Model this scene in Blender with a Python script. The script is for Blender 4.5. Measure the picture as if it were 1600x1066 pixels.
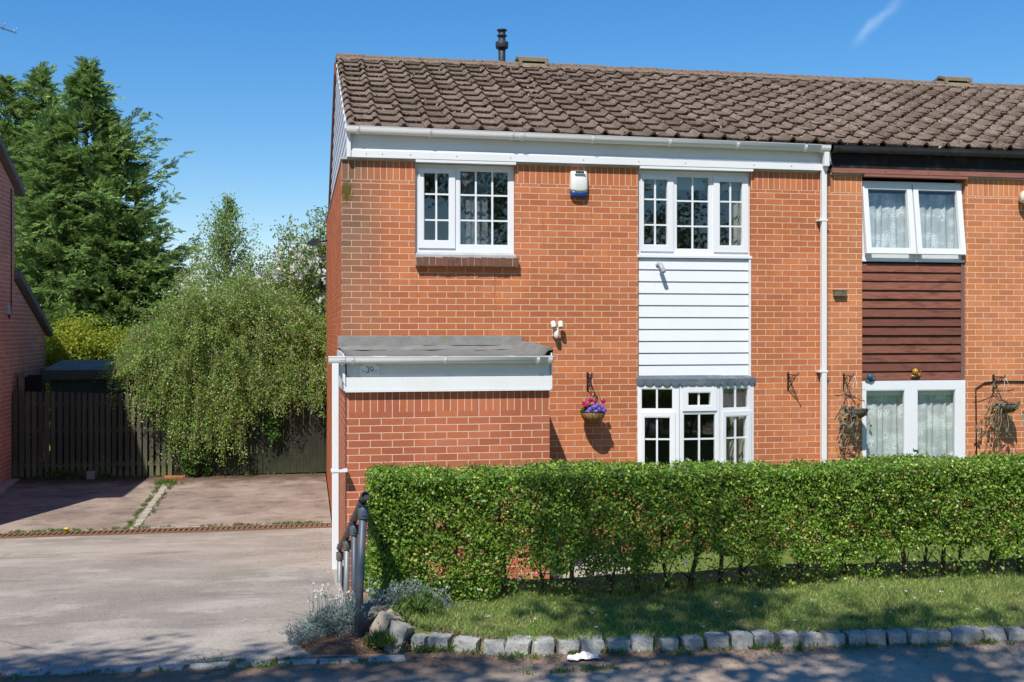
import bpy, math, random
import numpy as np
from mathutils import Vector, Matrix
for o in list(bpy.data.objects): bpy.data.objects.remove(o)
S = bpy.context.scene
C = S.collection
R = math.radians
random.seed(5)
# ------------------------------------------------------------------ camera, sky, sun, exposure
cd = bpy.data.cameras.new('camera'); cam = bpy.data.objects.new('camera', cd); C.objects.link(cam)
cam.location = (-0.483, -13.18, 2.75)
cam.rotation_euler = (R(90), 0, R(-10.8))
cd.sensor_width = 36; cd.lens = 36*1738/1600; cd.shift_y = -19/1600
cd.clip_end = 2000
S.camera = cam
SUN = Vector((.41, .70, -1.0)).normalized()
W = bpy.data.worlds.new('World'); S.world = W; W.use_nodes = True
wn = W.node_tree.nodes; wl = W.node_tree.links
bg = wn['Background']
sky = wn.new('ShaderNodeTexSky'); sky.sky_type = 'NISHITA'; sky.sun_disc = False
sky.sun_elevation = R(50.9); sky.sun_rotation = R(210.4); sky.altitude = 100
sky.air_density = 1.0; sky.dust_density = 0.0; sky.ozone_density = 2.0
bg.inputs['Strength'].default_value = 0.12
# one faint wisp of high cirrus, fixed in direction
geo = wn.new('ShaderNodeTexCoord')
def cam_dir(px, py):
    u = (px-800)/1738; v = (514-py)/1738; t = R(10.8)
    return Vector((u*math.cos(t)+math.sin(t), -u*math.sin(t)+math.cos(t), v)).normalized()
wa, wb = cam_dir(1338, 66), cam_dir(1405, 0)
wm = (wa+wb)/2; wt = (wb-wa).normalized(); ws = wm.cross(wt).normalized()
def wmath(op, *a):
    n = wn.new('ShaderNodeMath'); n.operation = op
    for i, v in enumerate(a):
        if isinstance(v, (int, float)): n.inputs[i].default_value = v
        else: wl.new(v, n.inputs[i])
    return n.outputs[0]
def wdot(v):
    n = wn.new('ShaderNodeVectorMath'); n.operation = 'DOT_PRODUCT'
    wl.new(geo.outputs['Generated'], n.inputs[0]); n.inputs[1].default_value = v
    return n.outputs['Value']
nz = wn.new('ShaderNodeTexNoise'); nz.inputs['Scale'].default_value = 55; nz.inputs['Detail'].default_value = 5
wl.new(geo.outputs['Generated'], nz.inputs['Vector'])
along = wmath('SUBTRACT', wdot(wt), wm.dot(wt)); side = wmath('SUBTRACT', wdot(ws), wm.dot(ws))
side = wmath('ADD', side, wmath('MULTIPLY', wmath('SUBTRACT', nz.outputs['Fac'], .5), .012))
gs = wmath('EXPONENT', wmath('MULTIPLY', wmath('POWER', wmath('DIVIDE', side, .0034), 2.0), -1.0))
ga = wmath('EXPONENT', wmath('MULTIPLY', wmath('POWER', wmath('DIVIDE', along, .024), 4.0), -1.0))
front = wmath('GREATER_THAN', wdot(wm), 0.0)
wf = wmath('MULTIPLY', wmath('MULTIPLY', wmath('MULTIPLY', gs, ga), front), wmath('MULTIPLY', nz.outputs['Fac'], .24))
mx = wn.new('ShaderNodeMix'); mx.data_type = 'RGBA'
hs = wn.new('ShaderNodeHueSaturation'); hs.inputs['Hue'].default_value = .5015; hs.inputs['Saturation'].default_value = 1.34; hs.inputs['Value'].default_value = .785
wl.new(sky.outputs['Color'], hs.inputs['Color'])
sx_ = wn.new('ShaderNodeSeparateColor'); cx_ = wn.new('ShaderNodeCombineColor'); wl.new(hs.outputs['Color'], sx_.inputs[0])
for i_, (g_, k_) in enumerate(((1.06, .74), (.90, .98), (.70, 1.55))): wl.new(wmath('MULTIPLY', wmath('POWER', wmath('MAXIMUM', sx_.outputs[i_], 0.0), g_), k_), cx_.inputs[i_])
wl.new(wf, mx.inputs['Factor']); wl.new(cx_.outputs[0], mx.inputs['A']); mx.inputs['B'].default_value = (6.5, 7.2, 8.0, 1)
wl.new(mx.outputs['Result'], bg.inputs['Color'])
sl = bpy.data.lights.new('sun', 'SUN'); sl.energy = 3.9; sl.angle = R(0.53); sl.color = (1, .955, .88)
so = bpy.data.objects.new('sun', sl); C.objects.link(so)
so.rotation_euler = SUN.to_track_quat('-Z', 'Y').to_euler(); so.location = (-5, -20, 20)
S.view_settings.view_transform = 'Standard'; S.view_settings.look = 'None'
S.view_settings.exposure = 0.58; S.view_settings.gamma = 1; S.view_settings.use_curve_mapping = False
S.render.engine = 'CYCLES'

# ------------------------------------------------------------------ materials
class Mt:
    """small node-graph helper"""
    def __init__(s, name, rough=.7, spec=.3):
        s.m = bpy.data.materials.new(name); s.m.use_nodes = True
        s.n = s.m.node_tree.nodes; s.l = s.m.node_tree.links
        s.b = s.n['Principled BSDF']; s.out = s.n['Material Output']
        s.set('Roughness', rough); s.set('Specular IOR Level', spec)
        s.geo = s.n.new('ShaderNodeNewGeometry'); s.pos = s.geo.outputs['Position']
    def put(s, sock, v):
        if isinstance(v, (int, float)): sock.default_value = v
        elif isinstance(v, (tuple, list)): sock.default_value = tuple(v)+((1,) if len(v) == 3 and sock.type == 'RGBA' else ())
        else: s.l.new(v, sock)
    def set(s, k, v): s.put(s.b.inputs[k], v)
    def math(s, op, *a, clamp=False):
        n = s.n.new('ShaderNodeMath'); n.operation = op; n.use_clamp = clamp
        for i, v in enumerate(a): s.put(n.inputs[i], v)
        return n.outputs[0]
    def noise(s, scale, detail=3, rough=.55, vec=None, stretch=None, off=None):
        v = vec if vec is not None else s.pos
        if stretch or off:
            mp = s.n.new('ShaderNodeMapping'); s.l.new(v, mp.inputs[0])
            if stretch: mp.inputs['Scale'].default_value = stretch
            if off: mp.inputs['Location'].default_value = off
            v = mp.outputs[0]
        n = s.n.new('ShaderNodeTexNoise'); s.l.new(v, n.inputs['Vector'])
        n.inputs['Scale'].default_value = scale; n.inputs['Detail'].default_value = detail; n.inputs['Roughness'].default_value = rough
        return n.outputs['Fac']
    def ramp(s, fac, a, b, lo=0., hi=1.):
        n = s.n.new('ShaderNodeMapRange'); n.interpolation_type = 'SMOOTHSTEP'
        s.put(n.inputs[0], fac); n.inputs[1].default_value = a; n.inputs[2].default_value = b
        n.inputs[3].default_value = lo; n.inputs[4].default_value = hi
        return n.outputs[0]
    def mix(s, f, a, b, mode='MIX'):
        n = s.n.new('ShaderNodeMix'); n.data_type = 'RGBA'; n.blend_type = mode
        s.put(n.inputs['Factor'], f); s.put(n.inputs['A'], a); s.put(n.inputs['B'], b)
        return n.outputs['Result']
    def sep(s, v=None):
        n = s.n.new('ShaderNodeSeparateXYZ'); s.l.new(v or s.pos, n.inputs[0]); return n.outputs
    def bump(s, h, strength=.4, dist=.01):
        n = s.n.new('ShaderNodeBump'); s.put(n.inputs['Height'], h)
        n.inputs['Strength'].default_value = strength; n.inputs['Distance'].default_value = dist
        s.l.new(n.outputs[0], s.b.inputs['Normal']); return n
    def rand(s): return s.geo.outputs['Random Per Island']
    def uv(s):
        n = s.n.new('ShaderNodeUVMap'); return n.outputs[0]
    def voronoi(s, scale, feature='F1', vec=None):
        n = s.n.new('ShaderNodeTexVoronoi'); n.feature = feature; n.inputs['Scale'].default_value = scale
        s.l.new(vec or s.pos, n.inputs['Vector']); return n

def simple(name, col, rough=.6, spec=.3, var=.12, scale=6, dirt=None, bump=0, metal=0, bscale=80):
    m = Mt(name, rough, spec)
    a = tuple(c*(1-var) for c in col); b = tuple(min(1, c*(1+var)) for c in col)
    c = m.mix(m.noise(scale, 5), a, b)
    if dirt:
        c = m.mix(m.ramp(m.noise(scale*.6, 6, .65, off=(3, 7, 1)), .5, .75, 0, dirt[1]), c, dirt[0])
    m.set('Base Color', c); m.set('Metallic', metal)
    if bump: m.bump(m.noise(bscale, 4), bump, .004)
    return m.m

def brick_mat(name, c1, c2, mortar, offset=.5, grime=False, voff=.033, edge_dark=0):
    m = Mt(name, .88, .2)
    uv = m.uv()
    # slightly uneven laying
    wob = m.n.new('ShaderNodeVectorMath'); wob.operation = 'MULTIPLY_ADD'
    nn = m.n.new('ShaderNodeTexNoise'); nn.inputs['Scale'].default_value = 9; nn.inputs['Detail'].default_value = 2
    m.l.new(uv, nn.inputs['Vector'])
    m.l.new(nn.outputs['Color'], wob.inputs[0]); wob.inputs[1].default_value = (.006, .006, 0)
    ad = m.n.new('ShaderNodeVectorMath'); ad.operation = 'ADD'; m.l.new(uv, ad.inputs[0]); ad.inputs[1].default_value = (-.003, voff-.003, 0)
    m.l.new(ad.outputs[0], wob.inputs[2])
    br = m.n.new('ShaderNodeTexBrick'); m.l.new(wob.outputs[0], br.inputs['Vector'])
    br.offset = offset; br.offset_frequency = 2; br.squash = 1
    for k, v in (('Scale', 1), ('Mortar Size', .0048), ('Mortar Smooth', .15), ('Bias', 0), ('Brick Width', .225), ('Row Height', .075)): br.inputs[k].default_value = v
    br.inputs['Color1'].default_value = (0, 0, 0, 1); br.inputs['Color2'].default_value = (1, 1, 1, 1); br.inputs['Mortar'].default_value = (.5, .5, .5, 1)
    perb = m.sep(br.outputs['Color'])[0]
    col = m.mix(m.ramp(perb, .0, 1.0), c1, c2)
    dk = tuple(v*.62 for v in c2)
    p2_ = m.math('FRACT', m.math('MULTIPLY', perb, 7.31)); col = m.mix(m.ramp(p2_, .60, .95, 0, .38), col, (c1[0]*.96, c1[1]*1.15, c1[2]*1.7))
    p3_ = m.math('FRACT', m.math('MULTIPLY', perb, 13.7)); col = m.mix(m.ramp(p3_, .70, .98, 0, .5), col, (c2[0]*.78, c2[1]*.74, c2[2]*.95))
    col = m.mix(m.ramp(perb, .86, .97, 0, .30), col, dk)
    # rub of sand and drag marks over the faces, larger tonal drift
    f = m.noise(55, 5, .7, stretch=(1, 1, 2.2)); col = m.mix(m.ramp(f, .42, .62, 0, .5), col, (c1[0]*.62, c1[1]*.62, c1[2]*.9))
    g = m.noise(140, 3, .7); col = m.mix(m.ramp(g, .58, .70, 0, .4), col, tuple(min(1, v*1.45+.02) for v in c1))
    big = m.noise(.9, 5, .6); col = m.mix(m.ramp(big, .42, .60, 0, .48), col, tuple(v*.72 for v in c2))
    efl = m.noise(1.6, 7, .7, off=(5, 2, 9)); col = m.mix(m.ramp(efl, .60, .74, 0, .28), col, (.56, .34, .25))
    mcol = m.mix(m.noise(30, 3), tuple(v*.82 for v in mortar), tuple(v*1.12 for v in mortar))
    col = m.mix(br.outputs['Fac'], col, mcol)
    if grime:
        x, y, z = m.sep()[0:3]
        n1 = m.noise(2.2, 6, .65)
        e = m.math('SUBTRACT', x, m.math('MULTIPLY', n1, .75))
        e = m.ramp(e, -.42, .34, .95, 0)
        hi = m.ramp(z, 2.4, 4.0, .55, 1)
        e = m.math('MULTIPLY', e, hi)
        onfront = m.ramp(y, .0, .02, 1, 0)
        e = m.math('MULTIPLY', e, onfront)
        grc = m.mix(perb, (.13, .078, .052), (.27, .16, .10))
        grc = m.mix(m.ramp(m.noise(40, 5, .7), .35, .7, 0, .6), grc, (.20, .13, .09))
        mo = m.math('MULTIPLY', br.outputs['Fac'], .75)
        col = m.mix(m.math('MULTIPLY', e, m.math('SUBTRACT', 1, mo)), col, grc)
        # moss on the top left corner
        dx = m.math('DIVIDE', m.math('SUBTRACT', x, .05), .11); dz = m.math('DIVIDE', m.math('SUBTRACT', z, 4.36), .19)
        r2 = m.math('ADD', m.math('POWER', dx, 2), m.math('POWER', dz, 2))
        mm = m.math('MULTIPLY', m.ramp(m.math('ADD', r2, m.math('MULTIPLY', m.noise(26, 5, .7), 2.2)), 1.15, 1.75, 1, 0), onfront)
        col = m.mix(mm, col, m.mix(m.noise(60, 3), (.035, .03, .006), (.16, .12, .02)))
        # run-off stain below the window sill ends and lime streaks
        st = m.noise(3, 5, .6, stretch=(5, 5, .45), off=(1, 1, 4)); st = m.ramp(st, .56, .74, 0, .45)
        col = m.mix(st, col, (.24, .10, .055))
    m.set('Base Color', col)
    h = m.math('ADD', m.math('MULTIPLY', br.outputs['Fac'], -1.0), m.math('MULTIPLY', m.noise(120, 4, .7), .45))
    m.bump(h, .8, .008)
    return m.m

BR1, BR2, MORT = (.585, .194, .069), (.465, .144, .055), (.69, .465, .335)
M = {}
M['brick'] = brick_mat('orange_brick', BR1, BR2, MORT, grime=True)
M['brick_side'] = brick_mat('orange_brick_gable', (.62, .165, .05), (.46, .12, .042), (.50, .25, .15))
M['soldier'] = brick_mat('soldier_brick', BR1, BR2, MORT, offset=0, voff=0, grime=True)
M['brick_n'] = brick_mat('neighbour_brick', (.635, .232, .086), (.53, .182, .070), (.75, .51, .365))
M['soldier_n'] = brick_mat('neighbour_soldier_brick', (.635, .232, .086), (.53, .182, .070), (.75, .51, .365), offset=0, voff=0)
M['brick_porch'] = brick_mat('porch_brick', (.52, .165, .072), (.42, .124, .056), (.70, .46, .345), voff=.04)
M['soldier_porch'] = brick_mat('porch_soldier_brick', (.52, .165, .072), (.43, .128, .058), (.70, .46, .345), offset=0, voff=0)
M['brick_left'] = brick_mat('red_brick', (.64, .28, .18), (.54, .22, .145), (.76, .60, .48))
M['sillbrick'] = brick_mat('brown_brick', (.15, .075, .05), (.10, .052, .04), (.40, .30, .22), offset=0, voff=0)

def white_mat(name, c=(.71, .725, .74), rough=.35, dirt=.12):
    m = Mt(name, rough, .4)
    col = m.mix(m.ramp(m.noise(2.5, 6, .65), .4, .75, 0, dirt*1.8), c, (.62, .61, .57))
    col = m.mix(m.ramp(m.noise(7, 6, .7, stretch=(3, 3, .3)), .58, .8, 0, dirt*2), col, (.45, .43, .38))
    m.set('Base Color', col); m.bump(m.noise(8, 2), .05, .002)
    return m.m
M['white'] = white_mat('white_upvc')
M['white_f'] = white_mat('white_fascia_board', (.71, .72, .72), .4, .2)
M['white_g'] = white_mat('white_gutter_plastic', (.72, .715, .70), .35, .18)
M['gable_clad'] = white_mat('white_gable_boards', (.74, .77, .80), .45, .15)
M['lead'] = simple('lead_flashing', (.095, .115, .145), .6, .3, .35, 9, ((.26, .28, .29), .6))
M['coping'] = simple('grey_coping_strip', (.40, .40, .40), .6, .3, .25, 7, ((.2, .18, .15), .5))
M['black_gutter'] = simple('black_gutter_plastic', (.022, .026, .033), .35, .5, .3, 8, ((.10, .10, .10), .4))
M['black_board'] = simple('black_painted_board', (.013, .011, .012), .7, .25, .4, 10, ((.09, .075, .065), .5), .3)
M['flue'] = simple('flue_black', (.030, .034, .042), .5, .4, .2, 9)
M['iron'] = simple('wrought_iron', (.012, .010, .010), .55, .4, .3, 20)

def stained_board(name, a, b, dark):
    m = Mt(name, .75, .25)
    f = m.noise(4, 6, .65, stretch=(1.2, 1, 14)); c = m.mix(m.ramp(f, .3, .7), a, b); c = m.mix(m.ramp(m.rand(), .35, 1.0, 0, .7), c, tuple((u+v)/2 for u, v in zip(dark, a)))
    f2 = m.noise(2.3, 6, .7, stretch=(1, 1, 5), off=(2, 0, 5)); c = m.mix(m.ramp(f2, .48, .68, 0, .75), c, dark)
    c = m.mix(m.ramp(m.noise(30, 3, .7, stretch=(.4, 1, 5)), .62, .75, 0, .35), c, (.30, .16, .12))
    m.set('Base Color', c); m.bump(m.noise(14, 5, .7, stretch=(.5, 1, 10)), .4, .004); return m.m
M['brown_clad'] = stained_board('red_brown_stained_board', (.165, .055, .034), (.25, .10, .066), (.050, .022, .016))
M['brown_strip'] = stained_board('pinkish_brown_board', (.25, .098, .075), (.30, .13, .10), (.19, .072, .056))

m = Mt('roof_tile_concrete', .92, .15)
c = m.mix(m.rand(), (.165, .122, .096), (.265, .200, .160))
c = m.mix(m.ramp(m.noise(1.3, 6, .6), .38, .68, 0, .5), c, (.085, .062, .048))
c = m.mix(m.ramp(m.noise(34, 5, .75), .52, .62, 0, .85), c, (.045, .032, .022))
lich = m.noise(13, 6, .75, off=(4, 4, 4)); c = m.mix(m.ramp(lich, .56, .66, 0, .75), c, (.34, .26, .20))
moss = m.noise(7, 6, .75, off=(9, 1, 0)); c = m.mix(m.ramp(moss, .55, .63, 0, .85), c, m.mix(m.noise(90, 3), (.045, .024, .012), (.13, .075, .035)))
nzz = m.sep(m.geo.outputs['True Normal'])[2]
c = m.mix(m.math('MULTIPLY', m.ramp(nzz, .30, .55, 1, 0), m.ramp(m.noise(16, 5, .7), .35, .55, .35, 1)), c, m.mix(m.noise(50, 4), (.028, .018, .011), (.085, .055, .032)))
m.set('Base Color', c); m.bump(m.math('ADD', m.noise(110, 4, .7), m.math('MULTIPLY', m.noise(20, 4), 1.2)), .9, .010)
M['tile'] = m.m
m = Mt('ridge_tile_mortar', .95, .1)
c = m.mix(m.noise(11, 5), (.17, .125, .095), (.27, .20, .15)); c = m.mix(m.ramp(m.noise(24, 6, .75), .47, .66, 0, .85), c, (.08, .055, .038))
c = m.mix(m.ramp(m.noise(35, 4, .7, off=(2, 2, 2)), .62, .72, 0, .6), c, (.36, .24, .17))
m.set('Base Color', c); m.bump(m.noise(60, 5, .7), .7, .012); M['ridge'] = m.m
M['ridgevent'] = simple('ridge_vent_clay', (.22, .18, .125), .9, .1, .3, 14, ((.08, .07, .04), .6), .3)
m = Mt('roofing_felt', .95, .15)
c = m.mix(m.noise(6, 6, .7), (.075, .075, .070), (.27, .27, .255)); c = m.mix(m.ramp(m.noise(180, 3, .7), .5, .7, 0, .6), c, (.36, .36, .34))
c = m.mix(m.ramp(m.noise(8, 6, .75, off=(4, 4, 1)), .55, .66, 0, .75), c, (.20, .165, .08))
c = m.mix(m.math('MULTIPLY', m.ramp(m.math('ADD', m.sep()[1], m.math('MULTIPLY', m.noise(14, 5, .7), .25)), -1.60, -1.40, 1, 0), m.ramp(m.noise(45, 5, .75), .42, .58)), c, m.mix(m.noise(30, 4, .7), (.055, .05, .04), (.27, .24, .17)))
c = m.mix(m.ramp(m.noise(60, 4, .7, off=(7, 4, 1)), .62, .72, 0, .8), c, (.07, .07, .07))
m.set('Base Color', c); m.bump(m.math('ADD', m.noise(260, 3, .8), m.math('MULTIPLY', m.noise(9, 4), 1.6)), .5, .006); M['felt'] = m.m

# glass: clear with a Fresnel mirror over it, so rooms show and trees reflect
def glass(name, tint=(.86, .90, .90), boost=1.7):
    m = Mt(name); m.n.remove(m.b)
    tr = m.n.new('ShaderNodeBsdfTransparent'); tr.inputs[0].default_value = tint+(1,)
    gl = m.n.new('ShaderNodeBsdfGlossy'); gl.inputs['Roughness'].default_value = .012; gl.inputs['Color'].default_value = (.95, 1, 1, 1)
    bp = m.n.new('ShaderNodeBump'); bp.inputs['Strength'].default_value = .03; bp.inputs['Distance'].default_value = .02
    m.l.new(m.noise(3, 2), bp.inputs['Height']); m.l.new(bp.outputs[0], gl.inputs['Normal'])
    lw = m.n.new('ShaderNodeLayerWeight'); lw.inputs[0].default_value = .5
    ms = m.n.new('ShaderNodeMixShader'); m.l.new(m.math('ADD', .11, m.math('MULTIPLY', m.math('POWER', lw.outputs['Facing'], 4.0), .85), clamp=True), ms.inputs[0])
    m.l.new(tr.outputs[0], ms.inputs[1]); m.l.new(gl.outputs[0], ms.inputs[2]); m.l.new(ms.outputs[0], m.out.inputs[0])
    return m.m
M['glass'] = glass('window_glass')
M['blueglass'] = simple('blue_glaze', (.02, .10, .17), .12, .6, .3, 30)
M['amberglass'] = simple('amber_glaze', (.40, .19, .02), .12, .6, .3, 30)

def cloth(name, col, trans=.35):
    m = Mt(name, .9, .1); m.set('Base Color', m.mix(m.noise(12, 3), col, tuple(v*.8 for v in col)))
    t = m.n.new('ShaderNodeBsdfTranslucent'); t.inputs[0].default_value = col+(1,)
    ms = m.n.new('ShaderNodeMixShader'); ms.inputs[0].default_value = trans
    m.l.new(m.b.outputs[0], ms.inputs[1]); m.l.new(t.outputs[0], ms.inputs[2]); m.l.new(ms.outputs[0], m.out.inputs[0]); return m.m
M['cream'] = cloth('cream_curtain', (.52, .49, .38)); M['greycurt'] = cloth('grey_curtain', (.25, .25, .27)); M['blind'] = cloth('green_grey_blind', (.42, .48, .42))
m = Mt('lace_net', .9, .1)
uv = m.uv()
vf = m.voronoi(11, 'F1', uv); vd = vf.outputs['Distance']
ring = m.math('ABSOLUTE', m.math('SUBTRACT', m.math('SINE', m.math('MULTIPLY', vd, 17)), .1))
petal = m.ramp(ring, .25, .8); blot = m.ramp(m.noise(5, 3, .6, vec=uv), .42, .62)
pat = m.math('MULTIPLY', petal, blot)
mesh_ = m.ramp(m.noise(160, 2, .5, vec=uv), .35, .65)
alpha = m.math('ADD', .47, m.math('ADD', m.math('MULTIPLY', pat, .36), m.math('MULTIPLY', mesh_, .16)), clamp=True)
m.set('Base Color', (.88, .92, .89)); m.set('Alpha', 1)
tr = m.n.new('ShaderNodeBsdfTransparent'); ms = m.n.new('ShaderNodeMixShader')
m.l.new(alpha, ms.inputs[0]); m.l.new(tr.outputs[0], ms.inputs[1]); m.l.new(m.b.outputs[0], ms.inputs[2]); m.l.new(ms.outputs[0], m.out.inputs[0])
M['lace'] = m.m
M['plaster'] = simple('room_plaster', (.33, .31, .28), .9, .1, .1)
M['dark'] = simple('dark_void', (.02, .018, .016), .9, .1)

# ground materials
m = Mt('drive_asphalt', .92, .15)
c = m.mix(m.ramp(m.noise(.55, 6, .65, stretch=(.6, 1, 1)), .32, .66), (.25, .215, .176), (.405, .352, .293))
c = m.mix(m.ramp(m.noise(1.2, 6, .7, off=(3, 8, 0)), .48, .66, 0, .65), c, (.49, .435, .375))
c = m.mix(m.ramp(m.noise(.9, 6, .6, stretch=(.5, 1.6, 1), off=(9, 2, 0)), .54, .66, 0, .6), c, (.15, .132, .118))
c = m.mix(m.ramp(m.noise(60, 5, .85), .5, .60, 0, .5), c, (.50, .44, .37)); c = m.mix(m.ramp(m.noise(48, 5, .85, off=(1, 6, 2)), .54, .62, 0, .6), c, (.07, .062, .056))
cr = m.voronoi(.42, 'DISTANCE_TO_EDGE', m.mix(.12, m.pos, m.n['Noise Texture'].outputs['Color'])).outputs['Distance']
c = m.mix(m.math('MULTIPLY', m.ramp(cr, .0, .006, .55, 0), m.ramp(m.noise(.8, 3, off=(4, 4, 0)), .5, .6)), c, (.07, .06, .05))
c = m.mix(m.ramp(m.noise(4, 6, .7, off=(6, 6, 6)), .61, .70, 0, .6), c, (.22, .14, .095))
m.set('Base Color', c); m.bump(m.noise(170, 4, .75), .5, .006); M['drive'] = m.m
m = Mt('hardstanding_concrete', .93, .12)
c = m.mix(m.ramp(m.noise(.9, 6, .65), .34, .66), (.20, .155, .125), (.34, .273, .222))
c = m.mix(m.ramp(m.noise(2.6, 6, .65, stretch=(.7, 1.4, 1), off=(3, 1, 0)), .50, .66, 0, .8), c, (.12, .085, .070))
c = m.mix(m.ramp(m.noise(1.4, 6, .65, off=(8, 8, 0)), .56, .74, 0, .6), c, (.34, .26, .215))
c = m.mix(m.ramp(m.noise(60, 4, .8), .5, .64, 0, .5), c, (.44, .34, .29)); c = m.mix(m.ramp(m.noise(45, 4, .8, off=(2, 2, 2)), .55, .66, 0, .5), c, (.07, .045, .035))
ny = m.sep()[1]; dirt = m.ramp(m.math('ADD', ny, m.math('MULTIPLY', m.noise(3, 5, .7), 1.2)), 7.3, 8.0, 0, .85)
c = m.mix(dirt, c, (.085, .048, .03))
m.set('Base Color', c); m.bump(m.noise(140, 4, .75), .4, .005); M['hard'] = m.m
m = Mt('road_tarmac', .92, .15)
c = m.mix(m.ramp(m.noise(1.1, 6, .65), .34, .66), (.36, .275, .20), (.55, .43, .32))
c = m.mix(m.ramp(m.noise(110, 4, .8), .5, .62, 0, .65), c, (.42, .38, .35)); c = m.mix(m.ramp(m.noise(80, 4, .8, off=(4, 1, 2)), .54, .66, 0, .7), c, (.045, .04, .038))
ry = m.sep()[1]
edge = m.ramp(m.math('ADD', ry, m.math('MULTIPLY', m.noise(2.2, 6, .7), .7)), -6.75, -6.15, 0, .85)
c = m.mix(edge, c, m.mix(m.noise(45, 4, .7), (.10, .06, .038), (.26, .165, .11)))
m.set('Base Color', c); m.bump(m.noise(120, 4, .75), .6, .008); M['road'] = m.m
m = Mt('turf_soil', .95, .1)
c = m.mix(m.noise(4, 5, .6), (.07, .12, .028), (.17, .18, .065)); c = m.mix(m.ramp(m.noise(3.2, 6, .7), .48, .62, 0, .8), c, (.26, .20, .11))
m.set('Base Color', c); m.bump(m.noise(60, 4, .7), .8, .02); M['turf'] = m.m
m = Mt('lawn_ground', .95, .1)
c = m.mix(m.noise(3, 5, .6), (.09, .15, .03), (.17, .22, .06)); c = m.mix(m.ramp(m.noise(70, 3, .7), .5, .7, 0, .6), c, (.05, .10, .015))
m.set('Base Color', c); m.bump(m.noise(90, 3, .7), .8, .02); M['lawn'] = m.m
m = Mt('bare_soil', .95, .1)
c = m.mix(m.noise(9, 5, .65), (.085, .05, .032), (.20, .125, .08)); c = m.mix(m.ramp(m.noise(70, 4, .7), .55, .7, 0, .6), c, (.33, .20, .13))
m.set('Base Color', c); m.bump(m.noise(60, 5, .7), .8, .02); M['soil'] = m.m
M['slab'] = simple('paving_slab', (.40, .355, .305), .9, .15, .25, 5, ((.16, .12, .09), .6), .3)
M['far'] = simple('field_grass', (.07, .10, .03), .95, .1, .3, .3)
m = Mt('granite', .8, .3)
c = m.mix(m.noise(16, 6, .7), (.26, .26, .25), (.52, .50, .455)); c = m.mix(m.ramp(m.noise(150, 3, .7), .52, .64, 0, .65), c, (.10, .10, .10))
c = m.mix(m.ramp(m.noise(6, 5, .65, off=(3, 3, 3)), .56, .72, 0, .5), c, (.42, .34, .25)); c = m.mix(m.ramp(m.noise(11, 5, .7, off=(8, 3, 3)), .58, .7, 0, .6), c, (.15, .15, .115))
m.set('Base Color', c); m.bump(m.math('ADD', m.noise(70, 4, .7), m.noise(16, 3)), .6, .012); M['granite'] = m.m
M['tan_stone'] = simple('tan_stone', (.36, .30, .235), .9, .15, .35, 14, ((.16, .13, .10), .6), .8, bscale=50)
M['dark_stone'] = simple('dark_stone', (.17, .16, .15), .9, .15, .4, 12, ((.32, .27, .21), .5), .8, bscale=50)
M['grey_stone'] = simple('grey_stone', (.30, .285, .26), .9, .15, .35, 14, ((.13, .12, .10), .6), .8, bscale=50)
m = Mt('drain_iron', .85, .3)
m.set('Base Color', m.mix(m.noise(22, 5, .7), (.11, .055, .032), (.26, .15, .09))); m.bump(m.noise(90, 3), .4, .004); M['rust'] = m.m
m = Mt('galvanised_steel', .5, .5)
zz = m.sep()[2]
c = m.mix(m.noise(14, 5, .6), (.15, .165, .175), (.27, .28, .28)); c = m.mix(m.ramp(m.noise(9, 6, .75, stretch=(1, 1, .5), off=(1, 5, 5)), .6, .74, 0, .7), c, (.19, .12, .07))
m.set('Base Color', c); m.set('Metallic', .35); M['galv'] = m.m
m = Mt('painted_steel', .5, .5)
c = m.mix(m.noise(14, 5, .6), (.045, .06, .085), (.095, .115, .14)); c = m.mix(m.ramp(m.noise(8, 6, .75, stretch=(1, 1, .5)), .58, .72, 0, .75), c, (.21, .20, .18))
m.set('Base Color', c); m.set('Metallic', .2); M['bluesteel'] = m.m
m = Mt('weathered_rail', .6, .4)
c = m.mix(m.noise(12, 5, .6), (.07, .06, .052), (.17, .145, .12)); c = m.mix(m.ramp(m.noise(9, 6, .75), .55, .7, 0, .8), c, (.14, .075, .04))
m.set('Base Color', c); m.set('Metallic', .2); M['rail'] = m.m
M['blacksteel'] = simple('black_steel', (.02, .02, .024), .5, .5, .3, 20)

def wood(name, a, b, green, gz=(.0, .7)):
    m = Mt(name, .9, .15)
    c = m.mix(m.rand(), a, b)
    c = m.mix(m.ramp(m.noise(9, 5, .7, stretch=(6, 6, .5)), .4, .7, 0, .55), c, tuple(v*.45 for v in a))
    z = m.sep()[2]
    g = m.math('ADD', z, m.math('MULTIPLY', m.noise(5, 5, .7), 1.1))
    c = m.mix(m.ramp(g, gz[0]+.45, gz[1]+.5, .75, .10), c, green)
    c = m.mix(m.ramp(m.noise(40, 4, .7, stretch=(3, 3, .3)), .6, .75, 0, .3), c, tuple(min(1, v*2.4) for v in b))
    m.set('Base Color', c); m.bump(m.noise(16, 5, .7, stretch=(5, 5, .4)), .5, .005); return m.m
M['picket'] = wood('dark_fence_timber', (.045, .042, .036), (.095, .086, .070), (.17, .20, .08))
M['closeboard'] = wood('shade_darkened_fence_timber', (.020, .022, .018), (.036, .036, .030), (.055, .066, .032))  # dark boards made darker still: the shrub's shade is put into the timber colour
M['shed'] = simple('green_black_shed_timber', (.055, .066, .058), .9, .15, .3, 6, ((.09, .085, .05), .5), .3)
M['shedfelt'] = simple('pale_shed_felt', (.25, .235, .20), 1.0, .02, .3, 5, ((.10, .10, .08), .6), .3)
M['barkd'] = simple('bark', (.085, .065, .048), .95, .1, .3, 14, ((.04, .032, .025), .6), .8)
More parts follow.
